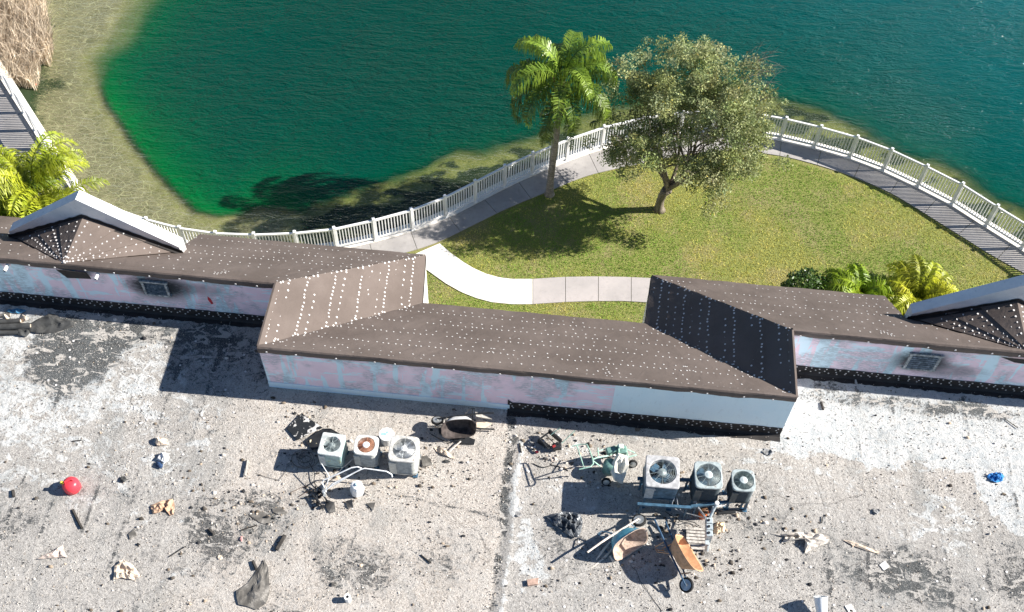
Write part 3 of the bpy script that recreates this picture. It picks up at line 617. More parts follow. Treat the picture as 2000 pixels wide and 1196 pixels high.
df = g.step(g.math('ADD', b, g.math('ADD', g.math('MULTIPLY', g.math('SUBTRACT', n2, 0.5), 1.7), g.math('MULTIPLY', g.math('SUBTRACT', n3, 0.5), 1.9))), 0.50, 0.80)
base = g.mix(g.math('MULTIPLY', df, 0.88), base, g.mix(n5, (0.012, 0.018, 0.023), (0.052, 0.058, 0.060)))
flake = g.step(g.noise(2.3, 7, .64, g.map((1, 1.9, 1), (0, 0, math.radians(30)), (2, 4, 0)), 1.1), .535, .548)
base = g.mix(g.math('MULTIPLY', g.math('MULTIPLY', flake, df), 0.85), base, g.mix(n5, (0.42, 0.39, 0.36), (0.62, 0.59, 0.54)))
smear = g.step(g.noise(0.85, 5, .62, g.map((1, .6, 1), (0, 0, math.radians(-70)), (6, 1, 0)), .7), .50, .68); base = g.mix(g.math('MULTIPLY', smear, 0.34), base, (0.15, 0.165, 0.165))
wv_ = g.node('ShaderNodeVectorMath', operation='ADD'); nzc = g.node('ShaderNodeTexNoise', {'Scale': 2.2, 'Detail': 5.0}); g.put(wv_.inputs[0], g.tc.outputs['Object']); g.put(wv_.inputs[1], nzc.outputs['Color'])
crk = g.math('MULTIPLY', g.step(g.voro(0.75, 'DISTANCE_TO_EDGE', wv_.outputs[0]).outputs['Distance'], 0.014, 0.003), g.step(g.noise(0.6, 3, .5, g.map((1, 1, 1), (0, 0, 0), (8, 8, 0))), .46, .56)); base = g.mix(g.math('MULTIPLY', crk, g.math('SUBTRACT', 0.42, g.math('MULTIPLY', wf, 0.30))), base, (0.06, 0.055, 0.05))
spk = g.step(n4, 0.575, 0.62); base = g.mix(g.math('MULTIPLY', spk, g.math('SUBTRACT', 0.62, g.math('MULTIPLY', wf, 0.45))), base, (0.07, 0.065, 0.06))
fleck = g.step(n5, 0.635, 0.655); base = g.mix(g.math('MULTIPLY', fleck, 0.75), base, (0.05, 0.048, 0.045))
spw = g.step(g.noise(48, 2, 0.6, g.map((1, 1, 1), (0, 0, 0), (5, 5, 5))), 0.60, 0.66); base = g.mix(g.math('MULTIPLY', spw, 0.65), base, (0.74, 0.71, 0.66))
g.bump(g.math('ADD', g.math('MULTIPLY', n3, 0.9), g.math('ADD', g.math('MULTIPLY', n2, 1.2), g.math('ADD', g.math('MULTIPLY', n4, 0.3), g.math('MULTIPLY', wf, 0.15)))), 0.8, 0.05)
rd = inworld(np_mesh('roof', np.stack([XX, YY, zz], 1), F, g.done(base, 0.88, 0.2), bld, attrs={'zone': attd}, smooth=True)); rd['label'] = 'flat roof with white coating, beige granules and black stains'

# ------------------------------------------------------------------ trees, palms, shrubs, reeds
def leafmat(name, base, lite, trans=0.35, rough=0.55, spec=0.35):
    g = G(name); sp, colr = g.attr('tint'); n1 = g.noise(1.1, 3)
    c = g.mix(g.step(n1, 0.3, 0.7), base, lite); c = g.mix(1.0, c, colr, 'MULTIPLY')
    g.put(g.bsdf.inputs['Base Color'], c); g.bsdf.inputs['Roughness'].default_value = rough; g.bsdf.inputs['Specular IOR Level'].default_value = spec
    tl = g.node('ShaderNodeBsdfTranslucent'); g.put(tl.inputs['Color'], c); ms = g.node('ShaderNodeMixShader'); g.put(ms.inputs[0], trans); g.put(ms.inputs[1], g.bsdf.outputs[0]); g.put(ms.inputs[2], tl.outputs[0])
    out = [n for n in g.t.nodes if n.type == 'OUTPUT_MATERIAL'][0]; g.put(out.inputs['Surface'], ms.outputs[0]); return g.m
def bark(name, a, b, sc=6):
    g = G(name); n1 = g.noise(sc, 6, 0.7, g.map((1, 1, 0.35))); n2 = g.noise(30, 4); g.bump(n1, 0.8, 0.03); return g.done(g.mix(g.step(n1, 0.3, 0.7), a, b), 0.9, 0.1)
def leaves(name, C, size, mat, parent, tint, up=0.6, asp=0.5, loc=(0, 0, 0)):
    """C: leaf centres; folded diamond leaves turned mostly face up"""
    n = len(C); a = RNG.normal(size=(n, 3)); a[:, 2] += up * 2.2; a /= np.linalg.norm(a, axis=1)[:, None]
    d = RNG.normal(size=(n, 3)); d -= (d * a).sum(1)[:, None] * a; d /= np.linalg.norm(d, axis=1)[:, None]; e = np.cross(a, d)
    sz = size * RNG.uniform(0.65, 1.35, n)[:, None]
    V = np.stack([C - d * sz, C + e * sz * asp + a * sz * .12, C + d * sz, C - e * sz * asp + a * sz * .12], 1).reshape(-1, 3) - np.array(loc)
    F = np.arange(n * 4).reshape(n, 4); return np_mesh(name, V, F, mat, parent, attrs={'tint': np.repeat(tint, 4, 0)})
# broad-leaved tree: trunk forks low, limbs carry leafy sprays
random.seed(21); RNG = np.random.default_rng(21)
TB = np.array([5.17, 25.91, 0.0])
oak = thing('broadleaf_tree', 'broad round crowned tree with forked trunk on the lawn beside the walkway', 'tree', TB)
mb = MB(); bk = bark('grey_bark', (0.10, 0.085, 0.065), (0.26, 0.22, 0.17))
fork = Vector((0.12, -0.05, 1.15))
mb.tube([(0, 0, -.05), (-.03, 0, .12), (-.04, 0, .5), (0.02, 0, .9), fork], [.24, .17, .14, .15, .19], 12)
limbs = []; CR = Vector((0.22, 0.15, 4.25)); RX, RY, RZ = 3.05, 2.4, 2.85
inb = lambda c: ((c[0] - CR[0]) / RX) ** 2 + ((c[1] - CR[1]) / RY) ** 2 + ((c[2] - CR[2]) / RZ) ** 2
def limb(p, d, ln, r, lev):
    pts = [p]; rs = [r]; q = p.copy(); dd = d.normalized(); k = 5
    e_ = p + dd * ln
    if (lev > 0 and inb(e_) > 0.9) or e_.z < 2.1: return
    for i in range(k):
        dd = (dd + Vector((random.gauss(0, .16), random.gauss(0, .16), random.gauss(0.03, .12)))).normalized(); q = q + dd * ln / k; pts.append(q.copy()); rs.append(r * (1 - 0.75 * (i + 1) / k))
    mb.tube(pts, rs, 6 if lev < 2 else 4, caps=False)
    if lev < 3:
        for _ in range(4 if lev < 2 else 3):
            i = random.randint(2, k); nd = (dd + Vector((random.gauss(0, .75), random.gauss(0, .75), random.gauss(0.1, .45)))).normalized(); limb(pts[i], nd, ln * random.uniform(.5, .75), rs[i] * .75 + .004, lev + 1)
    if lev >= 2: limbs.append(q.copy())
for k in range(9):
    an = 2 * math.pi * k / 9 + random.uniform(-.3, .3); el = random.uniform(.6, 1.35); limb(fork, Vector((math.cos(an) * math.cos(el) + .15, math.sin(an) * math.cos(el), math.sin(el))), random.uniform(2.0, 2.9), .085, 0)
# sprays: clumps fill an uneven crown shell, denser outside
cl = []; lobes = []
while len(lobes) < 30:
    v = Vector((random.gauss(0, 1), random.gauss(0, 1), random.gauss(0, 1))).normalized(); k = random.uniform(.48, .86); c = Vector((CR[0] + v.x * RX * k, CR[1] + v.y * RY * k, CR[2] + v.z * RZ * k))
    if c.z < 2.0 or any((c - q).length < .62 for q, _ in lobes): 
        if random.random() < .9: continue
    lobes.append((c, random.uniform(.55, .95)))
for c, rl_ in lobes + [(CR.copy(), 1.2)]:
    for _ in range(int(17 * rl_ / .75)):
        v = Vector((random.gauss(0, .5), random.gauss(0, .5), random.gauss(0, .42))) * rl_; q = c + v
        if q.z > 1.4: cl.append((q, random.uniform(.17, .36)))
for c, r in ((Vector((3.35, .3, 5.2)), .14), (Vector((3.2, .2, 5.05)), .16), (Vector((3.0, .2, 4.9)), .2), (Vector((0.4, .5, 7.0)), .28), (Vector((-1.4, .6, 6.7)), .3), (Vector((2.0, .4, 6.7)), .35), (Vector((.5, .8, 6.9)), .3), (Vector((1.7, -1.2, 1.9)), .4), (Vector((1.4, -1.4, 1.6)), .3), (Vector((-1.9, 0, 3.0)), .3), (Vector((-1.5, .1, 2.1)), .35), (Vector((-1.7, -.2, 2.5)), .35), (Vector((-2.3, .2, 5.6)), .35), (Vector((-2.2, .2, 5.0)), .4), (Vector((-2.0, .1, 4.2)), .4), (Vector((-1.9, .3, 6.3)), .3), (Vector((2.6, .1, 3.4)), .4), (Vector((2.35, 0, 4.7)), .5), (Vector((2.5, .2, 3.9)), .45), (Vector((2.6, .3, 5.3)), .45), (Vector((2.1, -.5, 2.9)), .45), (Vector((1.6, -.9, 2.3)), .4), (Vector((2.2, -.1, 2.5)), .35), (Vector((2.0, .4, 6.3)), .4), (Vector((1.3, -1.1, 3.2)), .45), (Vector((2.8, .2, 4.2)), .35)): cl.append((c, r))
cl = [(c, r) for c, r in cl if not (c.z < 2.75 and -1.3 < c.x < 0.95 and c.y < 1.0) and not (c.x < -.9 and c.z < 2.3)]
Cs = []; Ts = []
for c, r in cl:
    n = int(215 * (r / .34) ** 2); q = RNG.normal(size=(n, 3)); q /= np.linalg.norm(q, axis=1)[:, None]; q *= (RNG.uniform(0.1, 1, n) ** .5)[:, None] * np.array([r * 1.15, r * 1.15, r * .8])
    Cs.append(np.array(c) + q); t = random.uniform(.7, 1.2); wmx = random.random(); base = np.array([0.9 + .2 * wmx, 1.0, 0.8 + .3 * random.random()]) * t; Ts.append(base * RNG.uniform(.6, 1.4, (n, 1)) * np.where(RNG.random((n, 1)) < .03, np.array([[1.4, 1.1, .6]]), 1))
leaves('crown', np.concatenate(Cs), 0.040, leafmat('oak_leaf', (0.225, 0.275, 0.110), (0.43, 0.455, 0.225), .36), oak, np.concatenate(Ts), 0.35, 0.55)
# bare pale twigs at the right edge of the crown
for k in range(60):
    p0 = Vector((2.2 + random.uniform(-.5, .4), .6 + random.uniform(-.5, .5), 5.9 + random.uniform(-.7, .7))); d = Vector((random.uniform(.4, 1), random.uniform(-.3, .5), random.uniform(-.1, .8))).normalized()
    mb.tube([p0, p0 + d * .4, p0 + d * .75 + Vector((random.gauss(0, .07), 0, random.gauss(0, .07)))], [.008, .006, .003], 3, caps=False)
mb.build('trunk', bk, oak, smooth=True)

def frond(name, base, az, el, ln, droop, leaf, mat, parent, nl=46, hang=0.8, w=0.013, tint=(1, 1, 1), twist=0.0, rachis=(0.5, 0.6, 0.3), jag=.15):
    """one feather frond: arching rachis, strap leaflets each side"""
    mb = MB(); pts = []; p = Vector(base); e = el; n = 12
    for i in range(n + 1):
        pts.append(p.copy()); d = Vector((math.cos(az) * math.cos(e), math.sin(az) * math.cos(e), math.sin(e))); p = p + d * ln / n; e -= droop / n * (0.5 + 1.2 * i / n)
    mb.tube(pts, [.020 * (1 - .8 * i / n) + .003 for i in range(n + 1)], 4, caps=False, col=rachis)
    side = Vector((-math.sin(az), math.cos(az), 0))
    for j in range(nl):
        u = 0.14 + 0.86 * (j + .5) / nl; f = u * n; i = min(n - 1, int(f)); q = pts[i].lerp(pts[i + 1], f - i); tan = (pts[i + 1] - pts[i]).normalized(); upv = side.cross(tan) * -1
        if upv.z < 0: upv = -upv
        ll = leaf * (math.sin(math.pi * min(1, u * .78 + .18)) ** .7) * random.uniform(.8, 1.15)
        for sg in (-1, 1):
            tw = random.uniform(-jag, jag); d1 = (side * sg * math.cos(twist) + tan * (.55 + tw) + upv * (math.sin(twist) + random.uniform(-.25, .35))).normalized(); d2 = (d1 * (1 - hang) + Vector((0, 0, -1)) * hang + Vector((random.gauss(0, .12), random.gauss(0, .12), 0))).normalized()
            d3 = (d2 * .5 + Vector((0, 0, -1)) * hang * .9 + d1 * .2 * (1 - hang)).normalized()
            a = q; b = q + d1 * ll * .34; c = b + d2 * ll * .36; e_ = c + d3 * ll * .3; wv = tan * w
            t = random.uniform(.65, 1.35); cc = tuple(k * t for k in tint)
            mb.add([a - wv, a + wv, b + wv, b - wv, c + wv * .8, c - wv * .8, e_], [(0, 1, 2, 3), (3, 2, 4, 5), (5, 4, 6)], 0, cc)
    return mb.build(name, mat, parent, colattr=True)
PB = np.array([1.2, 26.45, 0.0]); queen = thing('queen_palm', 'tall palm with smooth grey trunk and drooping feathery fronds beside the walkway', 'palm tree', PB)
mb = MB(); pr = [(0, 0, -.05), (0, 0, .1), (.0, 0, .8), (.03, 0, 1.6), (.06, 0, 2.5), (.09, 0, 3.4), (.12, .02, 4.4), (.14, .03, 5.55)]
mb.tube(pr, [.22, .15, .125, .12, .12, .12, .13, .11], 12, caps=False)
g = G('palm_trunk'); sx = g.node('ShaderNodeSeparateXYZ'); g.put(sx.inputs[0], g.tc.outputs['Object']); ringn = g.math('FRACT', g.math('MULTIPLY', g.math('ADD', sx.outputs[2], g.math('MULTIPLY', g.noise(5, 3), .05)), 9.0))
c = g.mix(g.step(g.noise(7, 5), .3, .7), (0.19, 0.165, 0.14), (0.36, 0.32, 0.28)); c = g.mix(g.math('MULTIPLY', g.step(ringn, .82, .95), .6), c, (0.09, 0.08, 0.07)); g.bump(ringn, .4, .02)
mb.build('trunk', g.done(c, .9, .1), queen, smooth=True)
mb = MB()
for k in range(26):
    a = k * 2.4; z = 4.0 + k * .055; r0 = .13; p = Vector((.09 + math.cos(a) * r0, math.sin(a) * r0, z)); d = Vector((math.cos(a), math.sin(a), 1.9)).normalized()
    mb.tube([p, p + d * .22, p + d * .45 + Vector((math.cos(a) * .1, math.sin(a) * .1, 0))], [.05, .035, .012], 5, caps=False)
mb.build('leaf_bases', bark('palm_boots', (0.07, 0.045, 0.025), (0.22, 0.14, 0.08), 12), queen)
MQ = leafmat('queen_palm_leaf', (0.095, 0.180, 0.028), (0.185, 0.285, 0.050), .35, .4, .5)
for k in range(21):
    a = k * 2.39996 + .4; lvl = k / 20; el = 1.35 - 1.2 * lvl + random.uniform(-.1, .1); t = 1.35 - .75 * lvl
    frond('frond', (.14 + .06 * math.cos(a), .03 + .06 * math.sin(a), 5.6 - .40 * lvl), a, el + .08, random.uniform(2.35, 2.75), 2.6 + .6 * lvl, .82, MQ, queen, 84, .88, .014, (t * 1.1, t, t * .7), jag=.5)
for k in range(2):
    frond('frond', (.14, .03, 4.4), 4.2 + k * .9, -.1, 1.7, 1.7, .5, MQ, queen, 40, .85, .012, (.7, .7, .5), jag=.3)
frond('flower_stalk', (.1, -.05, 4.25), 3.6, .8, .9, 2.4, .3, paint('palm_inflorescence', (.30, .17, .08), .9), queen, 26, .8, .006)

def areca(name, label, loc, n, h, spread, seed, tint, mat, azr=(0, 6.283)):
    random.seed(seed); t = thing(name, label, 'palm', loc, group=None)
    st = MB()
    for k in range(max(4, n // 3)):
        a = k * 2.4; r = random.uniform(.05, .3); st.tube([(math.cos(a) * r, math.sin(a) * r, 0), (math.cos(a) * (r + .05), math.sin(a) * (r + .05), h * .3), (math.cos(a) * (r + .18), math.sin(a) * (r + .18), h * .55)], [.035, .03, .02], 6, caps=False)
    st.build('stems', paint('areca_cane', (.35, .36, .10), .6), t)
    for k in range(n):
        a = azr[0] + (azr[1] - azr[0]) * ((k * .618) % 1) + random.uniform(-.2, .2); r = random.uniform(.02, .25); b = (math.cos(a) * r, math.sin(a) * r, h * random.uniform(.35, .6)); q = random.uniform(.75, 1.3)
        frond('frond', b, a, random.uniform(.75, 1.35), spread * random.uniform(.8, 1.15), random.uniform(1.7, 2.6), .55, mat, t, 46, .5, .016, (tint[0] * q, tint[1] * q, tint[2] * q), .35, (.6, .6, .2), .25)
    return t
MAR = leafmat('areca_leaf', (0.20, 0.26, 0.022), (0.40, 0.43, 0.045), .4, .45, .4)
pl = WY(70, 330, 22.6)
areca('areca_palm', 'large yellow green palm arching over the left walkway, its top fronds against the water', (-14.75, 22.0, 0.0), 40, 7.9, 2.0, 5, (1.1, 1.1, .8), MAR)
areca('areca_palm', 'yellow green palm clump at the left picture edge beside the roof corner', (-15.7, 21.4, 0.0), 30, 6.2, 1.9, 15, (.8, 1.0, .8), MAR)
p1 = WY(1755, 560, 21.4); areca('areca_palm', 'bright lime palm clump behind the right parapet roof, nearest the gable', (13.1, 21.2, 0), 34, 3.05, 1.4, 25, (1.25, 1.15, .8), MAR)
areca('areca_palm', 'green palm between the dark shrub and the brighter lime palm', (11.3, 21.4, 0), 26, 2.55, 1.35, 35, (.8, 1.0, .6), MAR)
random.seed(99)
def shrub(label, loc, rx, ry, rz_, n, mat, tint, size=.05):
    t = thing('shrub', label, 'shrub', loc); mb = MB()
    for k in range(14):
        a = k * 2.4; e = .5 + .9 * random.random(); mb.tube([(0, 0, 0), (math.cos(a) * rx * .3, math.sin(a) * ry * .3, rz_ * .5), (math.cos(a) * rx * .7, math.sin(a) * ry * .7, rz_ * (.6 + .6 * random.random()))], [.02, .014, .005], 4, caps=False)
    mb.build('stems', bk, t); q = RNG.normal(size=(n, 3)); q /= np.linalg.norm(q, axis=1)[:, None]; q *= (RNG.uniform(.3, 1, n) ** .35)[:, None]
    lum = 1 + .3 * (fbm(q[:, 0] * 3 + 9, q[:, 1] * 3 + q[:, 2] * 2, 7, 3) - .5)[:, None] * 2; C = q * lum * np.array([rx, ry, rz_]) + np.array([0, 0, rz_ * .95]); C = C[C[:, 2] > .03]
    leaves('foliage', C, size, mat, t, np.array(tint) * RNG.uniform(.55, 1.4, (len(C), 1)), .4, .5)
MSH = leafmat('shrub_leaf', (0.030, 0.075, 0.015), (0.085, 0.150, 0.030), .3, .35, .5)
shrub('small dark green rounded shrub behind the right roof, left of the palms', (9.45, 21.6, 0), .70, .62, 1.1, 4200, MSH, (1, 1, 1)); shrub('leafy mid green shrub under the palms behind the right roof', (10.4, 21.6, 0), 1.0, .65, .98, 5200, MSH, (1.6, 1.6, 1.0))

# grass: blades over the visible lawn
def inside(P, poly):
    x, y = P[:, 0], P[:, 1]; c = np.zeros(len(P), bool); n = len(poly)
    for i in range(n):
        x1, y1 = poly[i]; x2, y2 = poly[(i + 1) % n]
        m = ((y1 > y) != (y2 > y)) & (x < (x2 - x1) * (y - y1) / (y2 - y1 + 1e-12) + x1); c ^= m
    return c
n = 150000; P = np.stack([RNG.uniform(-4.0, 19, n), RNG.uniform(19.8, 29.5, n)], 1)
walk_poly = [tuple(p) for p in outw] + [tuple(p) for p in inn[::-1]]; side_poly = [tuple(p) for p in up] + [tuple(p) for p in lo[::-1]]
ok = ~inside(P, walk_poly) & ~inside(P, side_poly) & (signed(P, rail) < -1.0); P = P[ok]; n = len(P)
hgt = RNG.uniform(.02, .062, n); az = RNG.uniform(0, 6.283, n); wd = RNG.uniform(.006, .014, n); le = RNG.normal(0, .035, (n, 2))
V = np.stack([np.c_[P[:, 0] - np.cos(az) * wd, P[:, 1] - np.sin(az) * wd, np.zeros(n)], np.c_[P[:, 0] + np.cos(az) * wd, P[:, 1] + np.sin(az) * wd, np.zeros(n)], np.c_[P + le, hgt]], 1).reshape(-1, 3)
dryf = sstep(fbm(P[:, 0] * .55, P[:, 1] * .55, 3, 4) + RNG.normal(0, .09, n) + .16 * (np.hypot(P[:, 0] - 8, P[:, 1] - 24.5) < 2.2), .44, .64)[:, None]; tn = (np.array([.74, 1.16, .42]) * (1 - dryf) + np.array([2.15, 1.75, 1.35]) * dryf) * RNG.uniform(.65, 1.35, (n, 1))
o = np_mesh('grass', V, np.arange(3 * n).reshape(n, 3), leafmat('grass_blade', (0.225, 0.265, 0.080), (0.285, 0.305, 0.115), .25, .7, .1), None, attrs={'tint': np.repeat(tn, 3, 0)}); tag(o, kind='stuff'); o['label'] = 'short green and straw coloured lawn grass'

# dry reeds on the far left bank
n = 9000; rx_ = RNG.uniform(-60, 108, n); ry_ = RNG.uniform(-60, 150, n); ok = (rx_ < 104 - 0.16 * np.abs(ry_ - 70) - 18 * (ry_ > 100)) & (rx_ > (ry_ - 95) * .55 - 60); rx_, ry_ = rx_[ok], ry_[ok]; n = len(rx_)
pw = np.array([W(a, b + 26, WATER_Z)[:2] for a, b in zip(rx_, ry_)]); hh = RNG.uniform(.5, 1.35, n); lean = np.stack([RNG.normal(.15, .22, n), RNG.normal(-.05, .22, n)], 1) * hh[:, None]; az = RNG.uniform(0, 6.283, n); wd = RNG.uniform(.008, .018, n); dx = np.c_[np.cos(az) * wd, np.sin(az) * wd, np.zeros(n)]
B0 = np.c_[pw, np.full(n, -.75)]; M0 = np.c_[pw + lean * .35, -.7 + hh * .6]; T0 = np.c_[pw + lean * 1.3, -.7 + hh]
V = np.stack([B0 - dx, B0 + dx, M0 + dx, M0 - dx, T0], 1).reshape(-1, 3); i5 = np.arange(n)[:, None] * 5
F3 = np.concatenate([i5 + [0, 1, 2], i5 + [0, 2, 3], i5 + [3, 2, 4]]); tn = np.array([1, .92, .8]) * RNG.uniform(.5, 1.3, (n, 1))
o = np_mesh('dry_reeds', V, F3, leafmat('reed', (.56, .51, .45), (.80, .75, .68), .2, .8, .1), None, attrs={'tint': np.repeat(tn, 5, 0)}); tag(o, kind='stuff'); o['label'] = 'dry beige reeds on the far left bank'

# ------------------------------------------------------------------ air-conditioning units
MAT_CABLE = paint('grey_flex_conduit', (0.42, 0.43, 0.44), 0.5); MAT_BLACKM = paint('black_metal', (0.02, 0.022, 0.025), 0.5); MAT_STEELBLUE = paint('blue_steel_rail', (0.05, 0.12, 0.19), 0.5, var=.3)
def sq(n, w, d, r):
    """n points round a rounded rectangle"""
    out = []
    for k in range(n):
        a = 2 * math.pi * (k + .5) / n; ca, sa = math.cos(a), math.sin(a); e = 2.0 / (14 if r < .06 else (6.5 if r < .12 else 4.5))
        out.append((w / 2 * math.copysign(abs(ca) ** e, ca), d / 2 * math.copysign(abs(sa) ** e, sa)))
    return out
def ac_unit(label, tl, tr, br, bl_, ztop, hcab, mats, style, rcorner, fan_r, hub_r, hub='disc', legs=0.0):
    top, side, grill, hubm, well, blade = mats
    P4 = [W(*p, ROOF + ztop) for p in (tl, tr, br, bl_)]; c = sum(P4) / 4; w = (np.linalg.norm(P4[1] - P4[0]) + np.linalg.norm(P4[2] - P4[3])) / 2; d = (np.linalg.norm(P4[3] - P4[0]) + np.linalg.norm(P4[2] - P4[1])) / 2
    e = (P4[1] - P4[0]) + (P4[2] - P4[3]); rz = math.atan2(e[1], e[0]); zb = ztop - hcab
    t = thing('air_conditioner', label, 'air conditioner', (c[0], c[1], ROOF), (0, 0, rz), 'condenser units standing on the flat roof')
    n = 48; ring = sq(n, w, d, rcorner); mb = MB()
    # top lid: rim, flat annulus, throat
    circ = [(fan_r * math.cos(2 * math.pi * (k + .5) / n), fan_r * math.sin(2 * math.pi * (k + .5) / n)) for k in range(n)]
    vs = [(x * 1.012, y * 1.012, ztop - .05) for x, y in ring] + [(x * 1.012, y * 1.012, ztop - .012) for x, y in ring] + [(x * .975, y * .975, ztop) for x, y in ring] + [(x * 1.06, y * 1.06, ztop + .004) for x, y in circ] + [(x, y, ztop - .012) for x, y in circ] + [(x, y, ztop - .16) for x, y in circ]
    mb.add(vs, [(j * n + k, j * n + (k + 1) % n, (j + 1) * n + (k + 1) % n, (j + 1) * n + k) for j in range(5) for k in range(n)]); lid = mb.build('top_panel', top, t, smooth=False)
    cb = MB(); lv = 16; r2 = sq(n, w * .975, d * .975, rcorner); vs = []; fs = []
    if style == 'louvre':
        for j in range(lv + 1):
            z = zb + .05 + (hcab - .10) * j / lv; 
            for q_, off in ((0, 1.0), (1, .975)): vs += [(x * off, y * off, z + q_ * .004) for x, y in r2]
        m = len(vs) // n; fs = [(j * n + k, j * n + (k + 1) % n, (j + 1) * n + (k + 1) % n, (j + 1) * n + k) for j in range(m - 1) for k in range(n)]
    else:
        zs_ = [zb + .05, ztop - .05]; rr = []
        for k in range(n):
            x, y = r2[k]; rr.append((x * (1.0 if k % 2 else .985), y * (1.0 if k % 2 else .985)))
        vs = [(x, y, z) for z in zs_ for x, y in rr]; fs = [(k, (k + 1) % n, n + (k + 1) % n, n + k) for k in range(n)]
    cb.add(vs, fs); cb.add([(x * .97, y * .97, zb + .055) for x, y in r2], [tuple(range(n - 1, -1, -1))]); cb.build('cabinet', side, t)
    b = MB(); b.add([(x * 1.01, y * 1.01, z) for z in (zb, zb + .055) for x, y in ring], [(k, (k + 1) % n, n + (k + 1) % n, n + k) for k in range(n)] + [tuple(range(n - 1, -1, -1))]); b.build('base_pan', side, t)
    wl = MB(); wl.lathe([(0.0001, ztop - .30), (fan_r * .97, ztop - .30), (fan_r * .99, ztop - .16)], n=n); wl.build('fan_well', well, t)
    # corner service panel with lid
    pn = MB(); pn.box((-w * .34, -d / 2 + .0, (zb + ztop) / 2 - .02), (w * .26, .02, hcab * .78), bev=.004); pn.box((-w * .30, -d / 2 - .012, ztop - .14), (w * .24, .012, .05)); pn.build('service_panel', side if style != 'sheet' else top, t)
    fb = MB()
    for k in range(4 if style != 'three' else 3):
        a = k * math.pi / 2 + .9; ca, sa = math.cos(a), math.sin(a); vs = []
        for i, (rr_, wd) in enumerate(((hub_r * .6, .06), (fan_r * .55, .12), (fan_r * .93, .13))):
            for sgn in (-1, 1): vs.append((ca * rr_ - sa * wd * sgn, sa * rr_ + ca * wd * sgn, ztop - .12 + sgn * .028))
        fb.add(vs, [(0, 1, 3, 2), (2, 3, 5, 4)])
    fb.build('fan_blades', blade, t)
    hb = MB()
    if hub == 'disc': hb.lathe([(hub_r, ztop - .02), (hub_r, ztop + .010), (hub_r * .85, ztop + .022), (hub_r * .6, ztop + .018), (hub_r * .5, ztop + .026), (.0001, ztop + .028)], n=28)
    else: hb.lathe([(hub_r, ztop - .16), (hub_r, ztop - .05), (hub_r * .8, ztop - .028), (.02, ztop - .025), (.0001, ztop - .01)], n=24)
    hb.build('fan_motor', hubm, t, smooth=True)
    gd = MB(); rings = 13 if style == 'louvre' else 5
    for j in range(rings):
        rr_ = hub_r + (fan_r - hub_r) * (j + .6) / rings; pts = [(rr_ * math.cos(a), rr_ * math.sin(a), ztop + .008) for a in np.linspace(0, 2 * math.pi, 33)]; gd.tube(pts, .0026, 3, caps=False)
    for k in range(10):
        a = k * math.pi / 5 + .3; gd.tube([(hub_r * .9 * math.cos(a), hub_r * .9 * math.sin(a), ztop + .006), (fan_r * 1.03 * math.cos(a), fan_r * 1.03 * math.sin(a), ztop + .010)], .004, 4)
    gd.build('fan_guard', grill, t)
    if legs:
        for x in (-1, 1):
            for y in (-1, 1):
                lg = MB(); lg.box((x * w * .40, y * d * .38, zb / 2), (.05, .05, zb - .002)); lg.box((x * w * .40, y * d * .38, .01), (.12, .12, .02)); lg.build('leg', MAT_STEELBLUE, t)
    return t
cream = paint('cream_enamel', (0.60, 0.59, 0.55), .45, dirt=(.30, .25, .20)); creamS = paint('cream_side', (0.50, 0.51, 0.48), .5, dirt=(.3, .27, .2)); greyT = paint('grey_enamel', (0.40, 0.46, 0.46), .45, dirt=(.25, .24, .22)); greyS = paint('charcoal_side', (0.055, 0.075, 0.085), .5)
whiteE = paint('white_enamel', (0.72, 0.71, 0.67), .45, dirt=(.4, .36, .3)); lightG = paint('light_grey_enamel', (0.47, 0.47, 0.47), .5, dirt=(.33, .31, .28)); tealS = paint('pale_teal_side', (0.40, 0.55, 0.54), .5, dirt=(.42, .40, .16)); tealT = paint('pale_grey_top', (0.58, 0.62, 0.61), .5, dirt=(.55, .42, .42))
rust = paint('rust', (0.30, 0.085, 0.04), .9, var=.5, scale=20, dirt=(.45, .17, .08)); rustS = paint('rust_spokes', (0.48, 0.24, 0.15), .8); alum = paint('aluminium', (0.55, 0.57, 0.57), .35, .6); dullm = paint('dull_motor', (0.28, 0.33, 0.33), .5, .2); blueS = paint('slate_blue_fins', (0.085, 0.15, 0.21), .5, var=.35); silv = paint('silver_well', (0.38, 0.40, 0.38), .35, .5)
white_hub = paint('white_hub', (.85, .84, .80), .5, var=.1)
ac_unit('pale teal boxy condenser, leftmost of the left trio, beside the black panel', (630.3, 844.4), (675.4, 849), (665.3, 893.1), (619.3, 884.8), .80, .62, (tealT, tealS, dullm, dullm, MAT_DARK, dullm), 'sheet', .02, .205, .085, 'motor', .1)
ac_unit('white condenser with rusty orange fan well in the middle of the left trio', (694, 848), (741, 852), (735, 891), (690, 886), .80, .62, (whiteE, creamS, rustS, white_hub, rust, rust), 'louvre', .14, .205, .085, 'disc', .1)
ac_unit('cream louvred condenser with silver fan guard, right end of the left trio', (764, 850), (819, 853), (814, 905), (757, 898), .86, .70, (cream, creamS, alum, paint('pale_hub', (.68, .69, .66), .4, var=.1), silv, alum), 'louvre', .10, .27, .075, 'disc', .1)
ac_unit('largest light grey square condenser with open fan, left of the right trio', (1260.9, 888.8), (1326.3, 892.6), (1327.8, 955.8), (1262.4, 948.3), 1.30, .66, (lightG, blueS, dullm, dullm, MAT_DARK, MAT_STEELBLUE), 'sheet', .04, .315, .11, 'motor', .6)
ac_unit('grey round cornered condenser with dark louvres in the middle of the right trio', (1354, 901), (1408, 902), (1413, 956), (1360, 952), 1.25, .74, (greyT, greyS, dullm, paint('grey_cap', (.50, .56, .56), .4, var=.15), MAT_DARK, MAT_STEELBLUE), 'louvre', .10, .285, .10, 'disc', .5)
